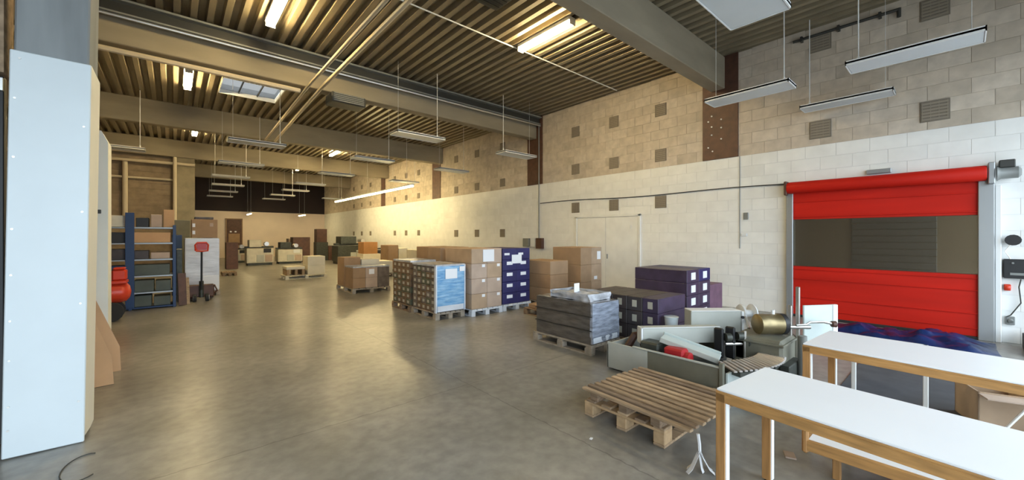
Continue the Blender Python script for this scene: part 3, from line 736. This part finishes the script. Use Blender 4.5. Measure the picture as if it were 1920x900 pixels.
# further pallets down the hall
pallet('pale pallet under the taped cartons farther down the hall', 3.93, 11.6, 1.15, 1.5, M_PALG)
for c in range(3):
    for r in range(2):
        carton('taped_carton', 'brown wrapped carton on the far pallet, %s row, %s of three along the front' % (('lower', 'upper')[r], ('left', 'middle', 'right')[c]), 'carton', 3.95 + c * .37, 11.62, H0 + r * .3, .365, .7, .3,
               [M_CARD[1], M_CARDP, M_CASE[2]][c], 'far taped cartons', [('f', .1, .10, .16, .15, M_LABEL)] if (c == 1 and r == 1) else [])
carton('stacked_carton', 'tall grey brown carton at the back of the far pallet, left', 'carton', 3.95, 12.4, H0, .5, .65, .88, M_CARD[1], 'back of far pallet')
carton('stacked_carton', 'tall pale carton at the back of the far pallet, right', 'carton', 4.48, 12.4, H0, .58, .65, .8, M_CREAMBOX, 'back of far pallet')
me = lumpy(3.94, 5.07, 11.61, 12.34, .747, .79, .015, 5, 12, 1.1, .01); me.materials.append(M_FILMC); tag(link('clear_film', me), 'clear film over the front cartons of the far pallet', 'film')
pallet('low pale pallet with white parcels in mid hall', 3.25, 17.0, 1.5, 1.0, M_CREAMBOX, 'x')
tag(MB().box(3.3, 3.95, 17.1, 17.9, H0 + .22, H0 + .34, .02).build('board_stack', M_CREAMBOX), 'cream board lying on timbers on the low pale pallet', 'board')
for x in (3.32, 3.6, 3.85): tag(MB().box(x, x + .09, 17.1, 17.9, H0, H0 + .22, .008).build('timber_block', M_PAL[0]), 'short timber under the cream board on the low pallet, %s' % {3.32: 'left', 3.6: 'middle', 3.85: 'right'}[x], 'timber')
for r in range(2): carton('white_parcel', 'white parcel on the low pale pallet, %s one' % ('lower', 'upper')[r], 'parcel', 4.05, 17.1, H0 + r * .36, .65, .8, .36, M_CREAMBOX, 'white parcels')
# cluster along the wall beyond
pallet('pallet carrying the orange carton by the white wall', 7.2, 19.8, 1.1, 1.0)
carton('cream_crate', 'cream crate under the orange carton by the wall', 'crate', 7.25, 19.85, H0, .9, .9, .62, M_CREAMBOX)
carton('orange_carton', 'orange brown carton on top of the cream crate', 'carton', 7.30, 19.9, H0 + .62, .72, .8, .6, M_CARDO)
pallet('pallet right of the orange carton', 7.6, 17.6, 1.0, 1.0)
carton('brown_carton', 'dark brown carton right of the orange carton', 'carton', 7.62, 17.65, H0, .5, .9, 1.1, M_CARD[1])
carton('cream_crate', 'cream crate right of the dark brown carton', 'crate', 8.14, 17.65, H0, .45, .9, .95, M_CREAMBOX)
pallet('pallet with cream cartons behind the case pallet', 7.6, 14.6, 1.2, 1.3)
for c in range(3): carton('cream_carton', 'cream carton by the wall beyond the case pallet, %s of three' % ('left', 'middle', 'right')[c], 'carton', 7.62 + c * .39, 14.65, H0, .38, 1.1, (.95, .8, 1.0)[c], (M_CREAMBOX, M_OFFW, M_CARDP)[c], 'cream cartons by the wall')
carton('flat_carton', 'cream flat carton lying on the middle of the cream cartons', 'carton', 8.02, 14.7, H0 + .8, .36, .9, .12, M_CREAMBOX)
pallet('pallet with low cream cartons before the orange carton', 5.9, 15.6, 1.1, 1.1)
carton('cream_carton', 'wide low cream carton before the orange carton', 'carton', 5.93, 15.65, H0, 1.02, 1.0, .5, M_CREAMBOX)

# old machines at the far end
def far_machine(x, y, w, d, h, label, m, extra=0, rz=0):
    t = thing('packing_machine', label, 'machine', (x, y, 0), rz, 'machines at the far end')
    MB().box(.06, w - .06, .05, d - .05, 0, h * .1).build('plinth', M_MDARK, t)
    for k in range(3): MB().box(w * (.04 + .32 * k), w * (.32 + .32 * k), -.015, 0, h * .14, h * .42, .006).build('access_panel', (m, M_MGREY, M_CARDP)[k], t)
    MB().box(0, w, 0, d, h * .1, h * .66, .015).build('housing', m, t)
    MB().box(w * .1, w * .55, d * .1, d * .9, h * .72, h, .015).build('head', m if extra else M_MDARK, t)
    MB().box(-.05, w + .05, d * .3, d * .6, h * .68, h * .75, .01).build('belt', M_MDARK, t)
    MB().cyl((w * .75, d * .1, h * .84), (w * .75, d * .6, h * .84), .12, n=12).build('roller', M_STEEL, t, True)
    MB().box(w * .62, w * .9, -.02, 0, h * .5, h * .66).build('control_panel', M_BLACK if extra else M_FIX, t)
far_machine(7.3, 24.0, 2.0, 1.2, 1.65, 'dark machine with pale rails by the far white wall', M_MDARK)
far_machine(8.0, 22.2, 1.3, .8, 1.3, 'grey machine in front of the dark one at the far wall', M_MGREY, 1)
far_machine(3.1, 26.2, 1.3, .9, 1.45, 'cream machine left in the far cluster before the end wall', M_OFFW, 1)
far_machine(4.7, 26.6, 1.3, .9, 1.3, 'cream machine with dark belt in the middle of the far cluster', M_OFFW)
far_machine(2.5, 29.5, 1.0, .9, 1.2, 'small pale machine at the left of the far cluster', M_OFFW, 1)
far_machine(5.6, 29.0, 1.4, .9, 1.5, 'brown topped machine at the right of the far cluster', M_CARDP, 1)
carton('brown_crate', 'reddish brown crate on the right of the far machines', 'crate', 5.75, 27.9, 0, 1.0, .8, 1.6, M_BROWN)
carton('dark_crate', 'dark crate carrying the tall reddish crate before the end wall', 'crate', 7.3, 28.6, 0, .75, .7, 1.25, M_MDARK)
carton('brown_crate', 'tall reddish brown crate on top of the dark crate', 'crate', 7.33, 28.63, 1.25, .66, .62, .9, M_BROWN)
carton('brown_crate', 'lower reddish brown crate right of the dark crate', 'crate', 8.08, 28.65, 0, .5, .6, 1.0, M_BROWN)
# brown door and racks at the end wall
for (n, x, w, h0, h1, lb) in ((2, 3.05, .95, .0, 2.95, 'tall brown door in the far end wall'), (3, 1.35, .8, .9, 2.9, 'second brown door half hidden by the wrapped pallet')):
    d_ = struct(bpy.data.objects.new('door_%d' % n, None), lb, 'door'); C.objects.link(d_); d_.location = (x, YB, 0)
    MB().box(0, w, -.05, -.02, 0, h1, .01).build('leaf', M_BROWN, d_)
    MB().box(-.06, 0, -.07, 0, 0, h1 + .06).box(w, w + .06, -.07, 0, 0, h1 + .06).box(-.06, w + .06, -.07, 0, h1, h1 + .06).build('frame', M_CARD[1], d_)
    for z in (.25, 1.15): MB().box(.12, w - .12, -.06, -.05, z, z + .7, .005).build('panel', M_CARD[1], d_)
    MB().box(.2, .32, -.06, -.05, 1.95, 2.05).box(.5, .62, -.06, -.05, 1.95, 2.05).build('label', M_LABEL, d_)
carton('brown_crate', 'tall brown crate seen past the white wrapped load', 'crate', 2.0, 24.2, 0, .5, .6, 1.35, M_BROWN)
pallet('dark pallet on the floor beyond the white wrapped load', 1.55, 20.2, .5, .9, M_PAL[1])

# ------------------------------------------------------------------ left side: shelving, compressor, pallet truck
sh = thing('blue_shelving', 'blue steel shelving unit loaded with parts at the left', 'shelving', (-2.2, 12.35, 0))
for x in (0, 1.43, 2.19):
    for y in (0, .55): MB().box(x, x + .06, y, y + .05, 0, 2.22 if x < 2 else 1.95, .004).build('upright', M_BLUEST, sh)
MB().box(1.38, 1.53, -.012, 0, .05, 2.22, .003).build('front_cover', M_BLUEST, sh)
MB().box(2.21, 2.23, .05, .55, .05, 1.6, .003).build('side_panel', M_BLUEST, sh)
MB().box(1.44, 1.46, .05, .55, .05, 2.2, .003).build('divider', M_BLUEST, sh)
for z in (.02, .36, .74, 1.12, 1.50, 1.86):
    MB().box(.06, 1.43, .02, .58, z, z + .03, .003).build('shelf', M_BLUEST if z < .1 else M_SHELF, sh)
    MB().box(1.49, 2.19, .0, .58, z, z + .035, .003).build('shelf', M_BLUEST if z < .1 else M_SHELF, sh)
SX, SY = -2.2, 12.35
for i, (z, items) in enumerate(((.055, ((1.52, .3, .26, M_OLIVE), (1.85, .3, .22, M_OLIVE))), (.395, ((1.52, .34, .27, M_OLIVE), (1.88, .28, .25, M_OLIVE))), (.775, ((1.52, .62, .25, M_OLIVE),)),
                              (1.155, ((1.52, .25, .2, M_PURPD), (1.8, .34, .15, M_CARDP))), (1.535, ((1.5, .65, .24, M_CARDL),)), (1.895, ((1.55, .22, .22, M_BLACK), (1.8, .2, .3, M_CARDP), (2.02, .2, .42, M_CARDL))))):
    for j, (x, wd, hh, m) in enumerate(items):
        nm = {M_OLIVE: 'dark green', M_PURPD: 'dark', M_CARDP: 'pale brown', M_CARDL: 'tan', M_BLACK: 'black'}[m]
        carton('storage_bin', '%s storage box on the %s shelf of the blue unit, %s' % (nm, ORD[i] if i < 5 else 'top', 'left part' if j == 0 else 'right part' if j == 1 else 'right end'), 'box', SX + x, SY + .06, z, wd, .48, hh, m, 'boxes on the blue shelving')
for i, z in enumerate((.395, .775, 1.155, 1.535)):
    carton('storage_bin', 'dark storage box in the left bay of the blue unit, %s shelf' % ORD[i + 1], 'box', SX + 1.02, SY + .08, z, .38, .45, .24, (M_OLIVE, M_BLUEST, M_PURPD, M_BLACK)[i], 'boxes in the left shelf bay')
carton('storage_bin', 'pale grey box on top of the left bay of the blue shelving', 'box', SX + .95, SY + .08, 1.895, .45, .45, .26, M_OFFW)
# blue stack of crates and dark clutter right of the shelving
carton('blue_crate', 'small blue crate standing right of the shelving at head height', 'crate', -.03, 14.6, 0, .22, .5, 1.72, M_BLUEST)
carton('dark_board', 'dark grey board standing between shelving and wrapped pallet', 'board', .06, 13.2, 0, .12, .7, 1.35, M_MDARK)
# red compressor
cp = thing('air_compressor', 'red air compressor with horizontal tank beside the cream post', 'compressor', (-1.55, 10.9, 0))
MB().lathe((0, .25, .56), (1, 0, 0), [(0, .03), (.02, .12), (.07, .185), (.14, .21), (.75, .21), (.83, .185), (.88, .12), (.90, .03)], 20).build('tank', M_REDP, cp, True)
MB().box(.25, .85, .05, .45, .74, .80, .01).build('platform', M_REDP, cp)
MB().lathe((.35, .25, .92), (1, 0, 0), [(0, .08), (.02, .12), (.26, .12), (.30, .08)], 14).build('motor', M_MDARK, cp, True)
MB().box(.62, .84, .12, .38, .8, 1.02, .03).build('pump', M_REDP, cp)
MB().box(.64, .82, .10, .40, 1.02, 1.06, .02).build('belt_guard', M_REDP, cp)
for y in (.03, .41): MB().cyl((.62, y, .19), (.62, y + .06, .19), .19, n=18).build('wheel', M_BLACKR, cp, True)
MB().cyl((.62, .03, .19), (.62, .47, .19), .03, n=8).build('axle', M_STEELD, cp, True)
MB().box(.08, .14, .1, .4, 0, .38).build('foot', M_STEELD, cp)
# leaning cardboard
def leaner(label, xa, ya, xb, yb, tx, ty, h, cut):
    """sheet standing on the floor from (xa,ya) to (xb,yb), leaning back so its top shifts by (tx,ty)"""
    a = Vector((xa, ya, 0)); b = Vector((xb, yb, 0)); up = Vector((tx, ty, h)); d = b - a
    n = d.cross(up).normalized() * .012
    P = [a, b, b + up * cut, a + d * .25 + up, a + up]
    m = MB(); vs = [tuple(p) for p in P] + [tuple(p + n) for p in P]; k = len(P)
    m.add(vs, [tuple(range(k)), tuple(range(k, 2 * k))[::-1]] + [(i, (i + 1) % k, k + (i + 1) % k, k + i) for i in range(k)])
    z0 = min(v[2] for v in m.v); m.v = [(v[0], v[1], v[2] - z0) for v in m.v]
    return tag(m.build('cardboard_sheet', M_CARDL), label, 'cardboard', 'leaning cardboard sheets')
leaner('front tan cardboard sheet leaning on the cream post', -.80, 6.33, -.515, 6.37, -.10, .42, 1.05, .28)
leaner('rear tan cardboard sheet leaning on the cream post', -.86, 6.86, -.50, 6.95, -.06, .16, 1.2, .25)
# white wrapped pallet, carton on top, pallet truck
pallet('pallet under the white wrapped load at the left', .22, 13.95, .80, 1.2, M_PALG)
ww = thing('wrapped_load', 'tall white film wrapped load at the left aisle', 'load', (.23, 13.96, H0))
me = lumpy(0, .78, 0, 1.15, 0, 1.49, .02, 3, 18, 9.3, .012); me.materials.append(M_FILMW); link('film', me, ww)
MB().box(.36, .76, -.012, .0, .02, .42, .01).build('paper_sheet', M_LABEL, ww)
carton('brown_carton', 'brown carton with white edge labels on top of the white wrapped load', 'carton', .38, 13.98, H0 + 1.49, .58, .6, .52, M_CARD[1], None, [('f', .02, .30, .06, .1, M_LABEL), ('f', .02, .10, .06, .1, M_LABEL), ('f', .40, .32, .08, .1, M_CARDP)])
carton('flat_carton', 'dark flat carton lying on the topmost brown carton', 'carton', .45, 14.0, H0 + 2.01, .42, .5, .07, M_PURPD)
carton('grey_crate', 'grey green crate behind the topmost brown carton', 'crate', .0, 15.8, 0, .40, .5, 2.18, M_MOLIVE)
pj = thing('pallet_truck', 'hand pallet truck with red loop handle before the white load', 'pallet truck', (.55, 12.75, 0))
for s_ in (-.26, .10): MB().box(s_, s_ + .16, .35, 1.15, .05, .085, .01).build('fork', M_BROWN, pj)
MB().box(-.27, .27, .22, .38, .10, .42, .02).build('body', M_BROWN, pj)
MB().cyl((0, .2, .1), (0, .2, .52), .05, n=12).build('pump', M_MDARK, pj, True)
for s_ in (-.17, .08): MB().cyl((s_, .14, .095), (s_ + .07, .14, .095), .095, n=18).build('wheel', M_BLACKR, pj, True)
for s_ in (-.175, .152): MB().cyl((s_, .14, .095), (s_ + .006, .14, .095), .065, n=14).build('hub', M_FIX, pj, True)
MB().cyl((0, .14, .3), (0, .04, 1.3), .022, n=10).build('tiller', M_BLACK, pj, True)
lp = [(-.12, .0, 1.31), (-.13, .0, 1.46), (-.09, .0, 1.52), (.09, .0, 1.52), (.13, .0, 1.46), (.12, .0, 1.31), (.0, .0, 1.30), (-.12, .0, 1.31)]
MB().tube(lp, .022, 8).build('loop_handle', M_REDP, pj, True)
MB().box(-.10, .10, -.012, .012, 1.33, 1.50, .005).build('grip_plate', M_MRED, pj)
for s_ in (-1, 1): MB().tube([(s_ * .2, .3, .1), (s_ * .33, .2, .25), (s_ * .27, .25, .4)], .02, 6).build('guard_rail', M_BROWN, pj, True)
for i, (x, y, h_) in enumerate(((.10, 12.42, .78), (.16, 12.52, .66))):
    m = MB().box(0, .16, 0, .03, 0, h_, .004, mtx=rot((x, y, .0), rx=-.12, rz=.25)); zz = min(v[2] for v in m.v); m.v = [(a, b, c - zz) for a, b, c in m.v]
    tag(m.build('plank', M_PAL[0] if i else M_BROWN), '%s reddish plank leaning beside the pallet truck' % ('taller', 'shorter')[i], 'plank')

# ------------------------------------------------------------------ foreground: empty pallets with slatted deck
lp_ = thing('pallet', 'lower empty wooden pallet with pale blocks under the slatted one', 'pallet', (2.95, 1.55, 0), 0, 'empty pallets in the foreground')
for a in (0, .35, .70):
    for b_ in (0, .5, 1.05): MB().box(b_, b_ + .13, a, a + .10, .022, .115, .006).build('block', M_BLOCKW, lp_)
    MB().box(0, 1.18, a, a + .10, 0, .022, .004).build('bottom_board', M_PAL[0], lp_)
for b_ in (0, .5, 1.05): MB().box(b_, b_ + .13, 0, .80, .115, .137, .004).build('cross_board', M_BLOCKW, lp_)
for k in range(5): MB().box(0, 1.18, k * .17, k * .17 + .10, .137, .159, .004).build('deck_board', M_PAL[k % 3], lp_)
up = thing('pallet', 'upper wide slatted wooden pallet beside the white tables', 'pallet', (2.81, 1.28, .16), math.radians(-3), 'empty pallets in the foreground')
for b_ in (.30, .61, .93): MB().box(.10, .93, b_, b_ + .09, 0, .115, .005).build('bearer', M_PAL[1], up)
for k in range(11):
    MB().box(k * .0875, k * .0875 + .050, random.uniform(-.008, .005), 1.04 + random.uniform(-.01, .01), .115, .137, .004).build('deck_board', M_PAL[(2 if k in (5, 6) else (0, 1, 0, 0)[k % 4])], up)
MB().box(.13, .20, .38, .55, .085, .115, .004).build('cleat', M_CARDP, up)
ts = thing('strap_tails', 'frayed white strap hanging from the slatted pallet to the floor', 'strap', (2.86, 1.25, 0))
MB().tube([(0, 0, .27), (.0, -.01, .2), (.005, -.01, .14)], .012, 6).build('twist', M_STRAP, ts, True)
for (dx, dy) in ((-.06, .03), (.0, -.02), (.03, -.06), (.06, -.03), (-.02, .05)):
    m = MB(); pts = [Vector((.005, -.01, .15)), Vector((dx * .4, dy * .4 - .01, .10)), Vector((dx, dy - .01, .03)), Vector((dx * 1.5, dy * 1.5 - .01, .004))]
    sd = Vector((dy, -dx, 0))  .normalized() * .015; vs = []; fs = []
    for p in pts: vs += [tuple(p + sd), tuple(p - sd), tuple(p - sd + Vector((0, 0, .003))), tuple(p + sd + Vector((0, 0, .003)))]
    for i in range(3):
        for q in range(4): fs.append((i * 4 + q, i * 4 + (q + 1) % 4, i * 4 + 4 + (q + 1) % 4, i * 4 + 4 + q))
    fs += [(0, 1, 2, 3), (12, 13, 14, 15)]
    m.add(vs, fs).build('tail', M_STRAP, ts)

pipe('floor_cable', 'thin dark cable loop on the floor before the white column', [(-.50 + .11 * math.cos(a), 4.22 + .22 * math.sin(a), .006) for a in [1.2 + k * .22 for k in range(20)]], .004, M_STEELD, 'cable')
tag(MB().box(0, .03, 0, .02, 0, .004, mtx=rot((2.63, 2.02, 0), rz=.3)).build('paper_scrap', M_LABEL), 'tiny white paper scrap on the floor before the wooden pallets', 'paper')
# ------------------------------------------------------------------ tables
def table(label, x0, y1, lx, ly, rz=0):
    t = thing('work_table', label, 'table', (x0, y1, 0), rz, 'white topped work tables')
    MB().box(0.004, lx - .004, -ly + .004, -.004, .763, .777, .003).build('table_top', M_LAM, t)
    MB().box(0, lx, -ly, 0, .752, .763, .002).build('top_edge', M_OAK, t)
    for (a, b, c, d) in ((0, .022, -ly, 0), (lx - .022, lx, -ly, 0), (0.022, lx - .022, -.022, 0), (0.022, lx - .022, -ly, -ly + .022)): MB().box(a, b, c, d, .70, .752, .002).build('apron', M_OAK, t)
    for a in (.0, lx - .05):
        for b in (-.055, -ly): 
            l_ = MB().box(a, a + .05, b, b + .055, 0.012, .752, .003).build('leg', M_OAKL, t)
            MB().box(a + .006, a + .044, b + .0065 - .012, b + .006, .02, .70).build('white_facing', M_LAM, l_)
            MB().cyl((a + .025, b + .027, 0), (a + .025, b + .027, .014), .02, n=10).build('foot', M_BLACK, l_, True)
    return t
table('nearest white topped work table with oak edge', 2.486, .98, .665, 2.0, math.radians(-6))
table('rear white topped work table in front of the red door', 4.085, .90, .75, 2.1, math.radians(-4))
# low tray-like bench under the near table
lb = thing('low_bench', 'low oak framed bench with white top under the nearest table', 'bench', (3.40, .75, 0))
MB().box(.03, .55, -1.5, -.03, .23, .247, .003).build('top', M_LAM, lb)
for (a, b, c, d) in ((0, .03, -1.53, 0), (.55, .58, -1.53, 0), (.03, .55, -.03, 0), (.03, .55, -1.53, -1.5)): MB().box(a, b, c, d, .17, .245, .004).build('frame_rail', M_OAK, lb)
MB().box(-.004, .034, -.034, .004, .15, .36, .012).build('end_lip', M_OAKL, lb)
for a in (.08, .46):
    for b in (-.2, -1.4): MB().box(a, a + .045, b, b + .045, 0, .17, .004).build('leg', M_OAKL, lb)
carton('dark_crate', 'black box filling the dark space below the low bench', 'crate', 3.56, -.55, 0, .28, .85, .16, M_BLACK)  # plain black box filling the space under the bench
tag(MB().box(0, .10, 0, .07, 0, .012, .002, mtx=rot((3.56, .82, 0), rz=.4)).build('wood_scrap', M_CARDP), 'small beige scrap on the floor under the tables', 'scrap')
# things under and behind the rear table
tag(MB().box(5.3, 7.6, -1.2, .9, 0, .012, .004).build('floor_mat', M_DARKGR), 'dark grey mat on the floor behind the rear table', 'mat')
cb = thing('open_carton', 'open tan carton on the floor beneath the rear table', 'carton', (5.45, -.42, .012), .35)
f = MB()
for (a, b, c, d) in ((0, .4, 0, .01), (0, .4, .34, .35), (0, .01, 0, .35), (.39, .4, 0, .35)): f.box(a, b, c, d, 0, .32)
f.box(0, .4, 0, .35, 0, .01); f.build('box', M_CARD[2], cb)
MB().box(-.15, 0, 0, .35, .30, .31, mtx=rot((0, 0, 0), ry=0)).build('flap', M_CARDP, cb)
tag(MB().box(0, .02, 0, .45, 0, .46, .004, mtx=rot((5.35, -.95, .012), rz=.3)).build('white_board', M_LAM), 'white board standing by the open carton at right edge', 'board')
tr = thing('white_trestle', 'white metal trestle leg behind the rear table', 'trestle', (5.18, .70, 0))
MB().box(0, .035, 0, .035, 0, .70, .004).build('post', M_FIX, tr); MB().box(0, .035, -.5, .0, .66, .70, .004).build('top_rail', M_FIX, tr)
mt, L_ = beam_mtx((.017, .0, .45), (.017, -.24, .66)); MB().box(0, L_, -.015, .015, -.015, .015, mtx=mt).build('brace', M_FIX, tr)
MB().box(0, .035, -.5, -.465, 0, .70, .004).build('post', M_FIX, tr); MB().box(-.25, .29, .0, .035, 0, .03).build('foot', M_FIX, tr)
tag(MB().cyl((4.55, -.06, 0.02), (4.95, -.42, .55), .010, n=8).build('thin_rod', M_FIX, smooth=True), 'thin pale rod leaning diagonally under the rear table', 'rod')
# blue tarpaulin in front of the red door
def heap(x0, x1, y0, y1, h, seed):
    nx, ny = 26, 34; vs = []; fs = []
    for i in range(nx + 1):
        for j in range(ny + 1):
            u, v = i / nx, j / ny; e = min(1, 5 * min(u, 1 - u)) * min(1, 5 * min(v, 1 - v))
            z = e * h * (.55 + .6 * noise.noise(Vector((u * 5, v * 7, seed))) + .25 * noise.noise(Vector((u * 15, v * 19, seed + 3)))) 
            ju = .03 * noise.noise(Vector((u * 4, v * 4, seed + 8)))
            vs.append((x0 + (x1 - x0) * u + ju, y0 + (y1 - y0) * v + ju, max(.004, z)))
    for i in range(nx):
        for j in range(ny): a = i * (ny + 1) + j; fs.append((a, a + 1, a + ny + 2, a + ny + 1))
    n = len(vs); m = MB(); m.add(vs, fs); m.add([(p[0], p[1], 0) for p in vs], fs)
    return m
tag(heap(8.55, 9.75, -.35, 1.6, .19, 3.7).build('blue_tarpaulin', M_BLUETARP, smooth=True), 'crumpled blue tarpaulin on the floor before the red door', 'tarpaulin')
tag(heap(8.36, 8.52, .35, .75, .05, 1.0).build('white_sheet', M_LABEL, smooth=True), 'white crumpled sheet in front of the blue tarpaulin', 'sheet')
carton('dark_crate', 'dark grey low crate at the right end of the red door', 'crate', 9.0, -1.35, 0, .8, .75, .22, M_DARKGR)

# ------------------------------------------------------------------ the packing machine in the middle
mc = thing('conveyor_machine', 'dismantled grey conveyor machine with red motor and slat chain', 'machine', (4.2, 1.5, 0))
def part(name, m, mb, parent=mc, smooth=False):
    mb.v = [(a - 4.2, b - 1.5, c) for (a, b, c) in mb.v]
    return mb.build(name, m, parent, smooth)
def bar(p0, p1, w, h): mt, L = beam_mtx(p0, p1); return MB().box(0, L, -w / 2, w / 2, -h, 0, .006, mtx=mt)
part('trough_side', M_MGREY, MB().box(4.20, 4.225, 2.42, 2.98, .02, .345, .004))
part('trough_side', M_MOLIVE, MB().box(4.20, 4.225, 1.60, 2.42, .06, .345, .004))
part('trough_lip', M_MGREY, MB().box(4.19, 4.235, 1.60, 2.62, .345, .36, .004))
part('trough_end', M_MGREY, MB().box(4.20, 5.15, 2.96, 2.985, .02, .32, .004))
part('trough_floor', M_MDARK, MB().box(4.22, 5.2, 1.6, 2.96, .10, .14, .004))
part('end_post', M_MOLIVE, MB().box(4.185, 4.235, 1.58, 1.62, .02, .40, .004))
part('end_plate', M_MMINT, MB().box(4.235, 4.9, 1.55, 1.575, .02, .30, .004))
part('cable_bundle', M_BROWN, MB().tube([(4.45, 2.9, .16), (4.55, 2.8, .4), (4.7, 2.72, .42), (4.85, 2.85, .2)], .05, 8), smooth=True)
part('cover_beam', M_MGREY, bar((4.45, 2.65, .55), (5.26, 2.05, .55), .13, .20))
part('beam_edge', M_FIX, bar((4.40, 2.60, .556), (5.21, 2.0, .556), .02, .012))
part('beam_end', M_FIX, bar((4.43, 2.665, .552), (4.452, 2.648, .552), .134, .204))
part('tilted_plate', M_MMINT, bar((4.44, 2.36, .50), (4.60, 1.76, .35), .20, .022))
part('plate_fold', M_MGREY, bar((4.345, 2.335, .50), (4.505, 1.735, .35), .014, .06))
part('plate_rib', M_MMINT, bar((4.53, 2.385, .53), (4.69, 1.785, .38), .014, .05))
part('motor', M_MRED, MB().box(4.27, 4.42, 2.03, 2.26, .22, .42, .02))
part('motor_cap', M_MRED, MB().cyl((4.345, 2.04, .32), (4.345, 1.98, .32), .075, n=14), smooth=True)
part('drive_box', M_MDARK, MB().box(4.30, 4.50, 2.34, 2.58, .18, .42, .02))
for k in range(0): part('hose', M_BLACK, MB().tube([(4.34, 2.60 - k * .05, .36), (4.32, 2.45 - k * .1, .46), (4.36, 2.28 - k * .12, .36), (4.5, 2.0 - k * .1, .22)], .016, 6), smooth=True)
for (x, y, h_) in ((4.98, 1.98, .58), (5.06, 1.88, .60), (5.15, 1.80, .52)):
    part('chain_bracket', M_BLACK, MB().box(x, x + .045, y - .10, y + .01, .22, h_, .015))
    part('bracket_roller', M_MDARK, MB().cyl((x + .02, y - .12, h_ - .1), (x + .07, y - .16, h_ - .1), .05, n=12), smooth=True)
part('bracket_rod', M_STEEL, MB().cyl((5.0, 1.86, .40), (5.28, 1.64, .40), .018, n=8), smooth=True)
part('bracket_rod', M_STEEL, MB().cyl((5.16, 1.70, .24), (5.16, 1.70, .56), .016, n=8), smooth=True)
for k in range(17):
    a = k / 16; px_ = 4.36 + a * .86; py_ = 1.60 - .20 * math.sin(a * 2.2)
    part('chain_slat', M_SLATP, MB().box(-.017, .017, -.16, .16, .325, .342, .003, mtx=rot((px_, py_, 0), rz=-.75 + .35 * a)))
part('chain_frame', M_MDARK, bar((4.34, 1.58, .32), (4.80, 1.42, .32), .26, .05))
part('chain_frame', M_MDARK, bar((4.80, 1.42, .32), (5.22, 1.44, .32), .26, .05))
part('cabinet', M_MGREY, bar((5.325, 2.465, .68), (5.845, 2.025, .68), .20, .30))
part('cabinet_lid', M_FIX, bar((5.325, 2.465, .69), (5.845, 2.025, .69), .215, .012))
part('cabinet_trim', M_FIX, bar((5.845, 2.025, .68), (5.875, 2.0, .68), .21, .31))
part('cabinet_knob', M_BLACK, MB().cyl((5.80, 1.95, .60), (5.78, 1.925, .60), .02, n=10), smooth=True)
part('cabinet_stand', M_MDARK, MB().box(5.4, 5.7, 2.1, 2.35, 0, .38, .01))
part('reel', M_FIX, MB().lathe((5.95, 2.02, .62), (.6, -.5, 0), [(0, .12), (.02, .13), (.03, .05), (.15, .05), (.16, .13), (.18, .12)], 16), smooth=True)
part('reel_arm', M_STEEL, MB().tube([(5.98, 2.0, .62), (5.92, 1.95, .6), (5.6, 1.8, .5)], .018, 8), smooth=True)
part('drum_motor', M_BRONZE, MB().lathe((5.30, 1.63, .635), (.62, -.52, 0), [(0, .09), (.02, .118), (.10, .122), (.11, .116), (.26, .116), (.27, .122), (.34, .122)], 20), smooth=True)
part('motor_flange', M_BLACK, MB().lathe((5.52, 1.445, .635), (.62, -.52, 0), [(0, .125), (.05, .125), (.07, .09), (.09, .03)], 20), smooth=True)
part('motor_bolt', M_FIX, MB().cyl((5.48, 1.50, .75), (5.48, 1.50, .80), .02, n=8), smooth=True)
part('gear_housing', M_MOLIVE, MB().box(5.15, 5.75, 1.32, 1.85, .10, .50, .03))
part('housing_lid', M_MOLIVE, MB().box(5.13, 5.77, 1.30, 1.87, .44, .465, .006))
part('housing_front', M_MDARK, MB().box(5.12, 5.6, 1.24, 1.34, .05, .25, .01))
part('rack_post', M_STEEL, MB().box(5.68, 5.725, 1.28, 1.32, 0, 1.08, .005))
part('rack_post', M_STEEL, MB().box(5.60, 5.65, 1.34, 1.38, 0, .86, .005))
part('round_post', M_GREYST, MB().cyl((5.45, 1.20, 0), (5.45, 1.20, .55), .045, n=12), smooth=True)
part('guide_panel', M_MMINT, MB().box(5.72, 6.14, .96, .985, .40, .86, .006, mtx=Matrix.Translation((5.72, 1.25, 0)) @ Matrix.Rotation(-.55, 4, 'Z') @ Matrix.Translation((-5.72, -.97, 0))))
part('panel_edge', M_FIX, MB().box(6.12, 6.19, .95, .99, .36, .86, .006, mtx=Matrix.Translation((5.72, 1.25, 0)) @ Matrix.Rotation(-.55, 4, 'Z') @ Matrix.Translation((-5.72, -.97, 0))))
part('crank_arm', M_STEEL, MB().tube([(5.45, 1.26, .66), (5.52, 1.18, .67), (5.60, 1.16, .69), (5.68, 1.05, .70), (5.80, .98, .67)], .014, 8), smooth=True)
part('crank_knob', M_BROWN, MB().lathe((5.78, 1.0, .67), (.7, -.7, 0), [(0, .02), (.01, .035), (.05, .038), (.06, .02)], 12), smooth=True)
part('shaft', M_STEEL, MB().cyl((5.58, 1.38, .60), (5.78, 1.20, .60), .025, n=10), smooth=True)
# white bucket behind it
bu = thing('white_bucket', 'small white plastic bucket between purple cartons and machine', 'bucket', (5.33, 2.70, 0))
MB().lathe((0, 0, .34), (0, 0, 1), [(0, .075), (.20, .095), (.215, .10), (.22, .085)], 18).build('pail', M_WHITE, bu, True)
MB().box(-.11, .11, -.1, .1, 0, .34, .01).build('stand', M_MDARK, bu)
